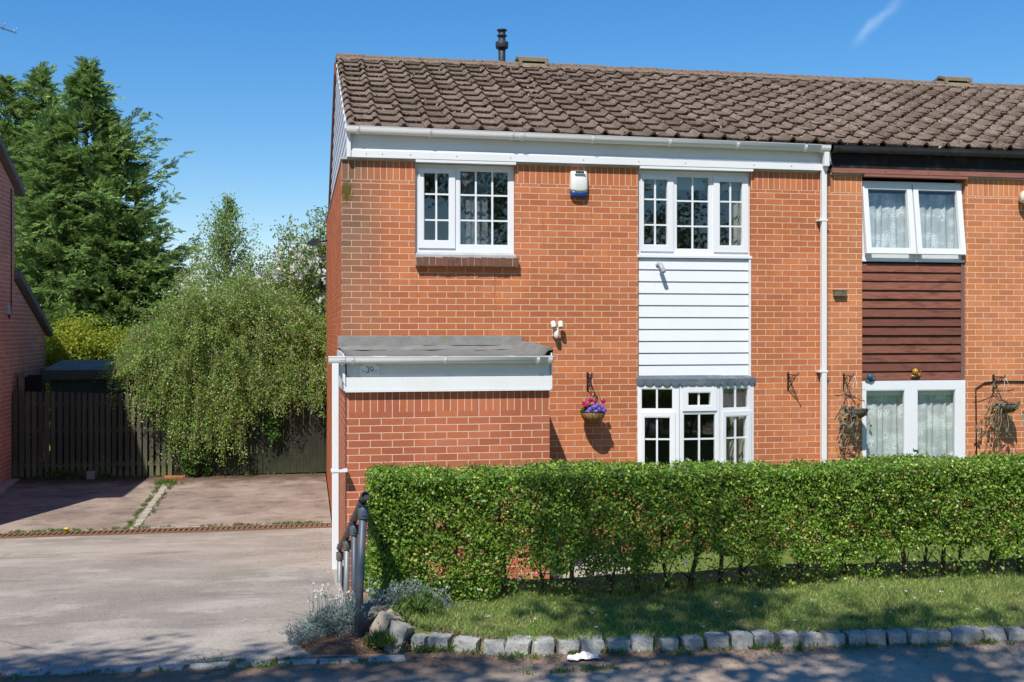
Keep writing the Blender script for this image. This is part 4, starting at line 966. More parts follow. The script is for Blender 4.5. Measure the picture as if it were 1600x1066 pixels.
pl = thing('house_number_plaque', 'white scroll topped plaque reading 39 on the porch fascia', 'number plaque', (.21, -1.766, 2.27))
mb = MB(); P = [(.115, 2.28), (.315, 2.28), (.315, 2.365), (.295, 2.375), (.275, 2.39)]+[(.215+.06*math.cos(R(a)), 2.39+.032*math.sin(R(a))) for a in range(0, 181, 20)]+[(.155, 2.39), (.135, 2.375), (.115, 2.365)]
mb.prism(P, 'y', -1.781, -1.7655); mb.build('plate', M['plaque'], pl)
def strokes(mb, polys, y, w=.0045):
    for poly in polys:
        for (a, b, wa), (c, d, wb) in zip(poly, poly[1:]):
            dx, dz = c-a, d-b; ln = math.hypot(dx, dz) or 1; nx, nz = -dz/ln, dx/ln
            mb.quad((a-nx*wa, y, b-nz*wa), (c-nx*wb, y, d-nz*wb), (c+nx*wb, y, d+nz*wb), (a+nx*wa, y, b+nz*wa))
def arc(cx, cz, rx, rz, a0, a1, n, w0, w1):
    return [(cx+rx*math.cos(R(a0+(a1-a0)*i/n)), cz+rz*math.sin(R(a0+(a1-a0)*i/n)), w0+(w1-w0)*math.sin(math.pi*i/n)) for i in range(n+1)]
mb = MB(); y = -1.7825
strokes(mb, [arc(.192, 2.352, .015, .013, 165, -75, 10, .0018, .0042), arc(.192, 2.3225, .0175, .0165, 85, -165, 12, .0018, .0050),
             arc(.236, 2.346, .0165, .0185, 0, 360, 16, .0022, .0040), [(.2525, 2.346, .0040), (.2505, 2.325, .0035), (.243, 2.311, .0025), (.229, 2.306, .0018)]], y)
strokes(mb, [[(.14, 2.325, .001), (.15, 2.315, .003), (.165, 2.322, .0012)], [(.265, 2.315, .001), (.28, 2.325, .003), (.292, 2.318, .0012)], [(.135, 2.34, .0025), (.139, 2.337, .0025)], [(.297, 2.338, .0025), (.301, 2.341, .0025)], [(.205, 2.398, .0015), (.215, 2.392, .002), (.225, 2.398, .0015)]], y)
mb.build('number', M['ink'], pl)
def snail(x, z, mat, lbl):
    t = thing('wall_ornament', lbl, 'ornament', (x, 0, z)); mb = MB()
    mb.lathe([(0, -.040)]+[(.040*math.cos(R(a)), .040*math.sin(R(a))) for a in range(-70, 71, 20)]+[(0, .040)], (x, -.03, z), 16); mb.build('shell', mat, t)
    mb = MB(); mb.tube([(x-.055, -.012, z-.055), (x, -.012, z-.06), (x+.055, -.012, z-.05), (x+.07, -.015, z-.02)], [.008, .017, .015, .010], 8)
    for s in (.062, .08): mb.tube([(x+.07, -.015, z-.02), (x+s+.008, -.03, z+.012)], .003, 5)
    mb.build('body', mat, t)
snail(6.70, 2.14, M['blueglass'], 'round blue glazed snail ornament above the lower right window'); snail(7.335, 2.20, M['amberglass'], 'round amber glazed snail ornament on the red-brown boarding')

# wrought iron wall brackets and hanging baskets (built at the origin, wall at y=0)
def bracket(name, lbl, x, z, reach=.29, group=None):
    t = thing(name, lbl, 'bracket', (x, 0, z), group); mb = MB()
    mb.box(x-.011, x+.011, -.008, -.0005, z-.20, z+.03); mb.tube([(x, -.004, z), (x, -reach, z+.005), (x, -reach-.022, z+.02), (x, -reach-.006, z+.036)], .0065, 6)
    mb.tube([(x, -.006, z-.18), (x, -.12, z-.10), (x, -reach*.85, z-.004)], .0055, 6)
    pts = [(x, -.075+.045*math.cos(R(a))*(1-a/900), z-.055+.045*math.sin(R(a))*(1-a/900)) for a in range(0, 500, 40)]; mb.tube(pts, .004, 5)
    pts = [(x, -.16+.025*math.cos(R(a)), z-.03+.025*math.sin(R(a))) for a in range(0, 400, 40)]; mb.tube(pts, .004, 5)
    mb.build('scrollwork', M['iron'], t); return t
b1 = bracket('wall_bracket', 'black scrolled iron bracket carrying the flower basket right of the porch', 2.97, 2.19, .20)
b2 = bracket('wall_bracket', 'empty black scrolled iron bracket between bow window and downpipe', 5.588, 2.17, .28)
b3 = bracket('wall_bracket', 'black iron bracket with dead stems on the brick pier beside the downpipe', 6.35, 2.15, .24)
b4 = bracket('wall_bracket', 'black iron bracket with dead stems on the pier at the right edge', 8.47, 2.12, .24)
def basket_shell(t, x, y, z, r, mat, h=None):
    h = h or r*.95; mb = MB(); prof = [(r*math.sin(R(a)), -h*math.cos(R(a))) for a in range(0, 91, 10)]; prof2 = [(q[0]*.93, q[1]*.93) for q in prof[::-1]]
    mb.lathe(prof+prof2, (x, y, z), 24); mb.build('liner', mat, t)
    mb = MB(); mb.tube([(x+r*1.01*math.cos(R(a)), y+r*1.01*math.sin(R(a)), z) for a in range(0, 361, 15)], .005, 5, cap=False)
    mb.tube([(x+r*.75*math.cos(R(a)), y+r*.75*math.sin(R(a)), z-h*.66) for a in range(0, 361, 15)], .003, 5, cap=False)
    for a0 in range(0, 360, 36): mb.tube([(x+r*1.01*math.sin(R(a))*math.cos(R(a0)), y+r*1.01*math.sin(R(a))*math.sin(R(a0)), z-h*1.01*math.cos(R(a))) for a in range(0, 91, 15)], .003, 5)
    mb.build('wire_frame', M['iron'], t)
hb = thing('hanging_basket', 'coir hanging basket of purple and magenta flowers right of the porch', 'basket', (2.985, -.20, 1.60))
bx, by, bz = 2.985, -.20, 1.755
basket_shell(hb, bx, by, bz, .15, M['coir'])
for a in (90, 210, 330): mb = MB(); mb.tube([(bx+.15*math.cos(R(a)), by+.15*math.sin(R(a)), bz), (2.972, -.21, 2.20)], .0025, 5); mb.build('hanging_wire', M['iron'], hb)
n = 900; u = rdir(n); u[:, 2] = np.abs(u[:, 2])*.75; P = np.array([bx, by, bz-.01])+u*np.array([.155, .145, .13])*rng.uniform(.45, 1, (n, 1))**.5
leaves('foliage', P, rdir(n), unit(u+rdir(n)*.6), rng.uniform(.022, .045, n), rng.uniform(.012, .022, n), M['ivy'], hb)
def blooms(name, cs, rad, n, mat, par, sz=.022):
    P = []; Nn = []
    for c in cs:
        d = rdir(n); d[:, 1] -= .35; d[:, 2] += .3; d = unit(d); P.append(np.array(c)+d*rad*rng.uniform(.7, 1, (n, 1))); Nn.append(d)
    return [leaves(name, p, np.cross(q, rdir(len(p))), q, sz, sz*.9, mat, par) for p, q in zip(P, Nn)]
blooms('violet_bloom', [(bx+q[0], by-.09+q[1], bz+q[2]) for q in ((-.06, .0, .03), (-.02, -.03, .055), (.03, -.02, .075), (.05, -.03, .03), (.09, .0, .045), (.0, -.04, .01), (.11, -.01, .015), (-.08, .0, .0))], .035, 60, M['violet'], hb)
blooms('magenta_bloom', [(bx+q[0], by-.02+q[1], bz+q[2]) for q in ((-.12, -.02, .10), (-.10, -.05, .075), (-.03, .02, .135), (.02, .0, .12), (.125, .0, .12), (-.07, -.05, .085))], .027, 55, M['magenta'], hb)

def dead_basket(lbl, x, z, top, seed, length, lean):
    r2 = np.random.default_rng(seed); t = thing('hanging_basket', lbl, 'basket', (x+.03, -.2, z-.12)); bx, by = x+.045, -.22
    basket_shell(t, bx, by, z, .145, M['oldwood'], .12)
    for a in (90, 210, 330): mb = MB(); mb.tube([(bx+.125*math.cos(R(a)), by+.125*math.sin(R(a)), z), (x+.005, -.25, top)], .0022, 5); mb.build('hanging_wire', M['alu'], t)
    mb = MB(); P = []; D = []
    for i in range(15):
        a = r2.uniform(0, 6.28); p = np.array([bx+.10*math.cos(a)-.05, by+.09*math.sin(a), z+.0]); v = np.array([r2.normal(-.10, .32), r2.normal(-.12, .2), r2.uniform(-.1, .5)]); pts = [tuple(p)]
        for k in range(7):
            p = p+v*.075; p[1] = min(p[1], -.015); v = v*.86+np.array([r2.normal(-.02+lean, .12), r2.normal(0, .08), -.30]); pts.append(tuple(p))
            for q in range(1 if k > 0 else 0): P.append(p+r2.normal(size=3)*.022); D.append(v)
            if p[2] < z-length: break
        mb.tube(pts, .0035, 4)
    for i in range(12):
        c = np.array([x+r2.normal(-.02, .08), -.12+r2.uniform(-.1, .08), z-r2.uniform(.05, length)]); d = r2.normal(size=3)*np.array([1, .4, .9]); d = d/np.linalg.norm(d)*r2.uniform(.08, .17)
        mb.tube([tuple(c-d), tuple(c+d)], .0035, 4)
    for i in range(7):
        c = np.array([x+r2.normal(-.01, .02), -.06, top-r2.uniform(.05, .2)]); d = np.array([r2.normal(0, .1), r2.uniform(-.1, 0), r2.normal(0, .08)]); mb.tube([tuple(c), tuple(c+d), tuple(c+d*1.5+np.array([0, 0, .02]))], .004, 4)
    mb.build('dead_stems', M['deadtwig'], t)
    P = np.array(P); D = np.array(D); P[:, 1] = np.minimum(P[:, 1], -.012); n = len(P)
    leaves('dry_leaves', P, D+r2.normal(size=(n, 3))*.5, r2.normal(size=(n, 3))+np.array([0, -.8, .4]), r2.uniform(.05, .10, n), r2.uniform(.03, .055, n), M['drygrey'], t)
dead_basket('withered hanging basket with dead trailing stems left of the lower right window', 6.36, 1.74, 2.16, 4, .62, -.02)
dead_basket('withered hanging basket with dead trailing stems on the pier at the right edge', 8.47, 1.78, 2.13, 9, .68, -.01)
cb = MB(); cb.tube([(8.22, -.012, 1.0), (8.215, -.012, 1.7), (8.21, -.012, 1.97), (8.33, -.014, 2.04), (8.5, -.014, 2.06), (9.6, -.014, 2.05)], .010, 6); tag(cb.build('wall_cable', M['iron'], origin=(8.22, -.012, 1)), 'black cable running along and down the right brick pier', 'cable')

# ------------------------------------------------------------------ handrail
hr = thing('handrail', 'weathered steel tube handrail on four posts sloping down beside the drive', 'handrail', (-.1, -4.6, .3))
rp = [(-.083, -6.22, 1.715), (-.085, -6.05, 1.665), (-.092, -5.0, 1.365), (-.10, -3.9, 1.045), (-.125, -2.95, .765)]
mb = MB(); mb.tube(rp, .027, 16, cap=False)
mb.tube(rp[:2], .022, 16, cap=False); mb.build('rail', M['rail'], hr)
mb = MB(); mb.lathe([(.0271, 0), (.0215, 0)], rp[0], 20, axis=(0, .96, -.285)); mb.lathe([(.0215, .02), (0, .02)], rp[0], 16, axis=(0, .96, -.285)); mb.build('rail_end', M['blacksteel'], hr)
for (bx_, by_, bz_, tx, tz, mt, rad) in ((-.128, -6.08, .70, -.088, 1.60, 'bluesteel', .0245), (-.096, -5.0, .35, -.092, 1.30, 'bluesteel', .024), (-.112, -3.9, .12, -.10, .98, 'galv', .024), (-.13, -2.95, -.05, -.125, .70, 'galv', .024)):
    mb = MB(); mb.tube([(bx_, by_, bz_), (tx, by_, tz)], rad, 14); ps = mb.build('post', M[mt], hr)
    mb = MB(); mb.lathe([(.033, -.04), (.034, .025), (.031, .03)], (tx, by_, tz-.01), 14); mb.box(tx-.012, tx+.012, by_-.038, by_+.03, tz-.03, tz)
    mb.tube([(tx, by_, tz), (tx, by_+.02, tz+.045)], .014, 8); mb.lathe([(.033, -.04), (.033, .04)], (tx+.003, by_+.03, tz+.06), 14, axis=(0, .96, -.285)); mb.build('collar', M['bluesteel'] if mt == 'bluesteel' else M['rail'], ps)

# ------------------------------------------------------------------ granite setts
def stone_mesh(seed, sx, sy, sz, rough=.012, sub=6):
    r2 = np.random.default_rng(seed); mb = MB(); idx = {}
    def vid(a, b, c):
        k = (a, b, c)
        if k not in idx:
            p = np.array([a, b, c])/sub*2-1; q = p*(1-.05*(np.roll(p, 1)**2+np.roll(p, 2)**2)/2)
            q = q*np.array([sx, sy, sz])/2; idx[k] = mb.p(q)
        return idx[k]
    for ax in range(3):
        for s in (0, sub):
            for i in range(sub):
                for j in range(sub):
                    def P(i, j): c = [0, 0, 0]; c[ax] = s; c[(ax+1)%3] = i; c[(ax+2)%3] = j; return vid(*c)
                    q = (P(i,j), P(i+1,j), P(i+1,j+1), P(i,j+1)); mb.face(q if s else q[::-1], True)
    V = np.array([tuple(v) for v in mb.v]); dd = waves(V, 20, seed)*rough+waves(V, 90, seed+50)*rough*.6
    V = V+unit(V)*dd[:, None]; mb.v = [Vector(v) for v in V]
    me = bpy.data.meshes.new('granite_sett'); me.from_pydata([tuple(v) for v in mb.v], [], mb.f); me.materials.append(M['granite']); return me
SM = [stone_mesh(100+i, .136, .13, .15, .007) for i in range(9)]
sx = [.266, .388, .544, .697, .839, .993, 1.146, 1.301, 1.463, 1.612, 1.775, 1.927, 2.086, 2.237, 2.383, 2.536, 2.697, 2.84, 2.982, 3.11, 3.242, 3.392, 3.524, 3.71, 3.896, 4.04, 4.2, 4.36, 4.52, 4.68, 4.84]
sr = random.Random(2); widths = {23: 1.35, 0: .62, 3: 1.0}
for i, x in enumerate(sx):
    o = bpy.data.objects.new('granite_sett', SM[sr.randrange(9)]); C.objects.link(o); y = kerb_y(x)
    o.location = (x, y+.06+sr.uniform(-.012, .012), .752+sr.uniform(-.012, .008)); sl_ = math.atan2(kerb_y(x+.1)-kerb_y(x-.1), .2)
    o.rotation_euler = (sr.uniform(-.10, .06), sr.uniform(-.06, .06), sl_+sr.uniform(-.10, .10)); o.scale = (widths.get(i, sr.uniform(.84, 1.06)), sr.uniform(.9, 1.05), sr.uniform(.95, 1.05))
    tag(o, 'squarish grey granite sett in the raised row edging the grass verge', 'kerb stone', 'granite setts edging the grass verge')
for i, (x, y, z, rx, ry, rz, s, lb) in enumerate(((.135, -6.135, .775, -.25, .25, -.55, (.9, 1.15, 1.0), 'grey leaning corner stone nearest the row of granite setts'), (.055, -6.03, .80, -.3, .35, -.9, (.9, 1.2, 1.15), 'tall tan leaning corner stone in the middle of the kerb corner'), (-.005, -5.90, .81, -.2, .42, -1.1, (.7, 1.8, 1.3), 'dark grey leaning corner stone beside the silver leaved plant'))):
    o = bpy.data.objects.new('corner_stone', stone_mesh(300+i, .125, .15, .22, .014, 6)); C.objects.link(o); o.location = (x, y, z); o.rotation_euler = (rx, ry, rz); o.scale = s
    o.data.materials[0] = M[('grey_stone', 'tan_stone', 'dark_stone')[i]]; tag(o, lb, 'kerb stone')
tx = [-2.55, -2.301, -2.042, -1.788, -1.524, -1.269, -1.008, -.749, -.488, -.251, .03]
SL = [stone_mesh(400+i, .235, .085, .10, .006) for i in range(5)]
for i, x in enumerate(tx):
    o = bpy.data.objects.new('threshold_stone', SL[sr.randrange(5)]); C.objects.link(o); o.location = (x, -6.315-.048*(x+2.3)+sr.uniform(-.006, .006), .712+sr.uniform(-.004, .004)); o.rotation_euler = (sr.uniform(-.03, .03), 0, -.05+sr.uniform(-.03, .03)); o.scale = (sr.uniform(.86, 1.0), sr.uniform(.8, 1.1), 1)
    tag(o, 'long pale stone laid flush in the line across the foot of the drive', 'kerb stone', 'flush stones across the foot of the drive')
# crumpled paper by the kerb
mb = MB(); n = 9; ids = [[mb.p((1.20+.19*(i/n-.5)+random.uniform(-.008, .008), -6.66+.10*(j/n-.5)+random.uniform(-.008, .008), .765+random.uniform(0, .035)*math.sin(math.pi*i/n)*math.sin(math.pi*j/n)+random.uniform(0, .008))) for i in range(n+1)] for j in range(n+1)]
for j in range(n):
    for i in range(n): mb.face((ids[j][i], ids[j][i+1], ids[j+1][i+1], ids[j+1][i]))
tag(mb.build('crumpled_paper', M['paper'], origin=(1.2, -6.66, .755)), 'crumpled white paper lying on the road against the setts', 'litter')

# ------------------------------------------------------------------ hedge
hg = thing('hedge', 'clipped green hedge with bare stems at the base along the grass verge', 'hedge', (3.2, -5.4, .88))
def hedge_pts(n, shell):
    x = rng.uniform(.0, 7.2, n); z = rng.uniform(0, 1, n); y = rng.uniform(0, 1, n); f = rng.choice(3, n, p=[.60, .28, .12])
    dpt = rng.beta(1, 5, n)*.30 if shell else rng.uniform(.06, .34, n)
    Y = np.where(f == 0, dpt, np.where(f == 1, y*.62, y*.62)); Z = np.where(f == 0, z*.90, np.where(f == 1, .90-dpt*.8, z*.90)); X = np.where(f == 2, .02+dpt*.8, x)
    Nn = np.where((f == 0)[:, None], [0, -1, .25], np.where((f == 1)[:, None], [0, -.15, 1], [-1, -.3, .2])).astype(float)
    P = np.stack([X, Y, Z], 1); return P, Nn, dpt
P, Nn, f = hedge_pts(235000, True); P2, N2, f2 = hedge_pts(115000, False); shell = np.concatenate([np.ones(len(P)), np.zeros(len(P2))]) > 0
P2[80000:, 1] = rng.uniform(.42, .66, 35000); P2[80000:, 2] = rng.uniform(.30, .88, 35000); f2[80000:] = .5
P = np.concatenate([P, P2]); Nn = np.concatenate([Nn, N2]); dep = np.concatenate([f, f2])
b1_ = waves(P, 4.2, 1); b2_ = waves(P, 11, 2); b3_ = waves(P*np.array([1, .45, .8]), 5.5, 3); b4_ = waves(P, 24, 4); b5_ = waves(P*np.array([1, .4, 1]), 15, 5)
disp = .034*b1_+.030*b2_+.020*b4_
zt = P[:, 2]; right = np.clip((P[:, 0]-.55)/.4, 0, 1)
# open, see-through lower part in clumps; tight above
hole = .8*b3_+.45*b5_+.2*b4_
lim = 2.45-4.6*np.clip((.50-zt)/.50, 0, 1)*right+(1-right)*1.5
gone = hole > lim
keep = ~(gone & (rng.uniform(size=len(P)) < .90)); keep &= ~((zt < .10) & (rng.uniform(size=len(P)) < .55*right))
# dark pockets in the face, the core behind them kept
pocket = (.8*b4_+.75*b5_+.5*b2_ > .72) & (dep < .20); keep &= ~(pocket & (rng.uniform(size=len(P)) < .9))
P, Nn, disp = P[keep], Nn[keep], disp[keep]; n = len(P)
disp = disp*np.where(Nn[:, 2] > .9, .35, .8); W0 = np.array([.0, -5.77, .855]); PP = P+W0+unit(Nn)*disp[:, None]+rng.normal(size=(n, 3))*.012
PP[:, 2] += -.004*PP[:, 0]*(PP[:, 2] > 1.2)+.010*np.sin(PP[:, 0]*1.7)+.010*np.sin(PP[:, 0]*4.9+1)
sp_ = rng.uniform(size=n) < .006; PP[sp_] += unit(Nn[sp_])*rng.uniform(.01, .035, (sp_.sum(), 1))
leaves('foliage', PP, rdir(n)+Nn*.25+np.array([0, 0, .15]), unit(Nn)+rdir(n)*.85, (.013+.023*rng.beta(1.6, 2, n)), (.009+.015*rng.beta(1.6, 2, n)), M['hedge'], hg)
r3 = random.Random(6); x = .35
while x < 7:
    mb = MB(); yb = -5.5+r3.uniform(-.07, .05); p = Vector((x, yb, .80)); pts = [p]; lx = r3.uniform(-.1, .1)
    for k in range(5): p = p+Vector((lx*.12+r3.uniform(-.03, .03), r3.uniform(-.02, .02), .15)); pts.append(p)
    r0 = r3.uniform(.011, .024); mb.tube(pts, [r0*(1-.12*k) for k in range(6)], 7)
    for k in range(1, 6):
        for q in range(3):
            d = Vector((r3.uniform(-1, 1), r3.uniform(-.7, .7), r3.uniform(.0, 1))).normalized()*r3.uniform(.10, .26); mb.tube([pts[k], pts[k]+d*.5+Vector((0, 0, .01)), pts[k]+d], [.006, .004, .002], 5)
    mb.build('stem', M['barkd'], hg); x += r3.uniform(.12, .27)

# ------------------------------------------------------------------ grass, weeds, litter
def blades(name, XY, zf, h, mat, lean=.5, w=.006):
    n = len(XY); h = np.broadcast_to(h, (n,)); d = rng.normal(size=(n, 3))*lean; d[:, 2] = 1; d = unit(d)
    base = np.stack([XY[:, 0], XY[:, 1], zf], 1); side = unit(np.cross(d, rdir(n)))
    return leaves(name, base+d*h[:, None]*.5, d, np.cross(d, side), h, w, mat, fold=.1)
n = 95000; X = rng.uniform(.05, 5.9, n); ky = np.array([kerb_y(x) for x in X])+.06; Y = ky+(-5.35-ky)*rng.uniform(0, 1, n)**1.0
Zv = np.array([verge_z(x, y) for x, y in zip(X, Y)])
G = np.stack([X, Y, Zv], 1); cl = waves(G*np.array([1, 1, 0]), 5, 9)+.6*waves(G*np.array([1, 1, 0]), 13, 10)
k_ = (cl > -2.2) & ~((X < .42) & (Y > -6.15) & (rng.uniform(size=n) < .6)) & ~((Y > -5.72) & (rng.uniform(size=n) < .55))
stuff(blades('verge_grass', G[k_, :2], G[k_, 2]-.004, (.022+.040*rng.beta(2, 3, n)*(1+.35*np.clip(cl, -1, 1.5)))[k_]*1.0, M['grass'], .75, .0045), 'short patchy grass of the verge between the setts and the hedge', 'grass')
n = 9000; X = rng.uniform(.9, 6, n); Y = rng.uniform(-4.6, -.3, n); Zg = np.array([garden_z(x, y) for x, y in zip(X, Y)]); k_ = ~((X < 3.3) & (Y < -.05) & (Y > -2.85))
stuff(blades('garden_grass', np.stack([X, Y], 1)[k_], Zg[k_], rng.uniform(.03, .07, n)[k_], M['grass'], .6, .008), 'bright lawn grass of the front garden glimpsed under the hedge', 'grass')
# weeds: tufts at the kerb foot, along the drain and in the bay divider
T = []
for i in range(150): x = random.uniform(.2, 4.9); T.append((x, kerb_y(x)+random.uniform(-.10, .03), .752, random.uniform(.02, .05), .04, 22 if random.random() < .3 else 9))
for i in range(60): x = random.uniform(-2.6, .15); T.append((x, -6.37-.048*(x+2.3)+random.uniform(-.05, .05), .752, random.uniform(.015, .035), .05, 14))
for c in ((-.62, -6.42), (-.72, -6.38), (-.55, -6.36), (1.0, -6.88), (1.25, -6.86), (-.98, -6.30)):
    for q in range(12): T.append((c[0]+random.gauss(0, .09), c[1]+random.gauss(0, .025), .752, random.uniform(.015, .035), .04, 16))
for i in range(170): x = random.choice([random.uniform(-4.7, 0), random.gauss(-4.4, .15), random.gauss(-3.9, .2), random.gauss(-2.9, .25), random.gauss(-1.2, .3), random.gauss(-.45, .15)]); T.append((min(x, -.05), random.gauss(3.56, .035), -.13, random.uniform(.02, .06), .05, 12))
for i in range(170):
    y = random.uniform(3.5, 7.4); s = random.choice((-1, -1, 1)); T.append((-2.83+.085*(y-3.46)/3.84+s*random.uniform(.06, .13), y, drive_z(-2.8, y)+.002, random.uniform(.02, .055), .035, 12))
for i in range(45): T.append((-2.75+random.gauss(0, .09), random.gauss(7.0, .12), drive_z(-2.7, 7), random.uniform(.04, .09), .05, 14))
for i in range(60): x = random.uniform(-5.2, -.1); T.append((x, 7.55+random.uniform(-.08, .03), gz(x), random.uniform(.02, .07), .05, 10))
for i in range(70): T.append((-4.62+random.gauss(0, .16), 7.53, gz(-4.6)+random.uniform(.0, .12), random.uniform(.05, .09), .06, 10))
for i in range(16): T.append((-3.86+random.gauss(0, .06), 7.52, gz(-3.8)+random.uniform(.0, .08), random.uniform(.05, .09), .05, 10))
for i in range(40): T.append((.02+random.gauss(0, .05), -6.19+random.gauss(0, .03), .76+random.uniform(0, .05), random.uniform(.05, .09), .04, 9))
for i in range(60): T.append((.25+random.gauss(0, .07), -6.0+random.gauss(0, .06), .88+random.uniform(0, .12), random.uniform(.04, .10), .03, 8))
for i in range(24): T.append((.28+random.gauss(0, .07), -6.33, .755, random.uniform(.03, .06), .03, 8))
P = []; Dd = []; Hh = []
for (x, y, z, h, sp, k) in T:
    for q in range(k):
        d = np.array([random.gauss(0, .6), random.gauss(0, .6), 1.0]); d /= np.linalg.norm(d); hh = h*random.uniform(.5, 1.2); P.append(np.array([x+random.gauss(0, sp*.4), y+random.gauss(0, sp*.3), z])+d*hh*.5); Dd.append(d); Hh.append(hh)
P, Dd, Hh = np.array(P), np.array(Dd), np.array(Hh)
stuff(leaves('weeds', P, Dd, np.cross(Dd, rdir(len(P))), Hh, np.clip(Hh*.22, .005, .014), M['weed'], fold=.1), 'weeds growing in the joints of the drive, drain and kerb', 'weeds')
dn = thing('dandelion', 'single yellow dandelion flowering beside the rusty drain', 'flower', (-3.72, 3.42, -.13))
mb = MB(); mb.tube([(-3.72, 3.42, -.13), (-3.715, 3.41, -.085)], .004, 5); mb.build('stalk', M['weed'], dn)
mb = MB(); mb.lathe([(0, .0), (.022, .008), (.036, .02), (.03, .03), (0, .036)], (-3.715, 3.41, -.088), 14); mb.build('flower_head', M['dandelion'], dn)
n = 5200; X = rng.uniform(-.5, 5.6, n); Y = np.array([kerb_y(x) for x in X])-rng.exponential(.16, n)+.04; k_ = (Y > -8)
X2 = rng.uniform(-5, -.2, 1500); Y2 = rng.uniform(-6.9, -6.05, 1500); X3 = rng.uniform(-.45, .35, 1200); Y3 = rng.uniform(-6.35, -5.75, 1200); X4 = rng.uniform(-4.5, -.2, 700); Y4 = 7.5-rng.exponential(.25, 700); X5 = np.concatenate([rng.uniform(-4.4, -.25, 420), -.19-rng.exponential(.10, 480)]); Y5 = np.concatenate([rng.uniform(-6, 3, 420), rng.uniform(-5.2, 3.1, 480)])
Xa = np.concatenate([X[k_], X2, X3, X4, X5]); Ya = np.concatenate([Y[k_], Y2, Y3, Y4, Y5]); Za = np.concatenate([np.full(k_.sum()+1500, .756), np.full(1200, .80), [drive_z(a, b)+.006 for a, b in zip(np.concatenate([X4, X5]), np.concatenate([Y4, Y5]))]])
n = len(Xa); D = rdir(n); D[:, 2] *= .15; Nn = rdir(n)*.3+np.array([0, 0, 1])
stuff(leaves('leaf_litter', np.stack([Xa, Ya, Za], 1), D, Nn, rng.uniform(.006, .026, n), rng.uniform(.004, .011, n), M['litter']), 'scattered dry leaf litter on the road edge and drive', 'leaf litter')
n = 22; P = np.stack([rng.uniform(.7, 4.9, n), rng.uniform(-6.55, -5.9, n), np.zeros(n)], 1); P[:, 2] = [verge_z(a, b)+.045 for a, b in P[:, :2]]
P = np.repeat(P, 6, 0)+np.concatenate([rng.normal(size=(6*n, 2))*.006, np.zeros((6*n, 1))], 1); stuff(leaves('daisies', P, rdir(6*n), np.array([0, -.4, 1])+rdir(6*n)*.3, .013, .009, M['petal']), 'tiny white daisies scattered in the verge grass', 'daisies')

# silver leaved plant spilling round the rail post
sv = thing('silver_leaved_plant', 'low silver leaved plant with small white flowers at the foot of the handrail', 'plant', (-.05, -5.75, .76))
P = []; D = []; FW = []; mb = MB()
def sprig(x, y, z, d, ln):
    k = max(5, int(ln/.011))
    for i in range(k):
        t = i/k; c = np.array([x, y, z])+d*ln*t+np.array([0, 0, -.02*t*t]); a = rng.normal(size=3); a -= d*a.dot(d); a /= np.linalg.norm(a); P.append(c+a*.010); D.append(a+d*.9)
for i in range(2300):
    t = rng.uniform(); u_ = rng.uniform()
    if u_ < .55: cx, cy = -.24+.17*rng.normal(), -5.86+.10*rng.normal(); base = .75; top = .20
    else: cx, cy = .18+.19*rng.normal(), -5.80+.07*rng.normal(); base = .84; top = .20
    if u_ < .55 and cx < -.56: continue
    z = base+rng.uniform(0, top)*max(.15, 1-((cx-(-.12 if u_ < .55 else .2))/.38)**2); d = np.array([rng.normal()*.7-.15, -.35+rng.normal()*.5, .8]); d /= np.linalg.norm(d); ln = rng.uniform(.05, .12)
    sprig(cx, cy, z, d, ln)
for i in range(70):
    cx, cy = (max(-.42, -.25+.12*rng.normal()), -5.9) if rng.uniform() < .5 else (.2+.17*rng.normal(), -5.75); z = rng.uniform(.95, 1.03); ln = rng.uniform(.02, .09); d = np.array([rng.normal()*.3-.1, rng.normal()*.25, 1]); d /= np.linalg.norm(d); e = np.array([cx, cy, z])+d*ln
    mb.tube([(cx, cy, z-.1), tuple(e)], .0018, 4)
    if rng.uniform() < .55:
        for q in range(6): FW.append(e+rng.normal(size=3)*.006)
    else: sprig(cx, cy, z+ln*.5, d, ln*.6)
mb.build('stalks', M['silver'], sv); P = np.array(P); D = np.array(D); n = len(P)
leaves('foliage', P, D, rdir(n)+np.array([0, -.3, .6]), rng.uniform(.018, .036, n), rng.uniform(.004, .007, n), M['silver'], sv); FW = np.array(FW)
leaves('white_flowers', FW, rdir(len(FW)), np.array([0, -.6, .6])+rdir(len(FW))*.6, .016, .012, M['petal'], sv)

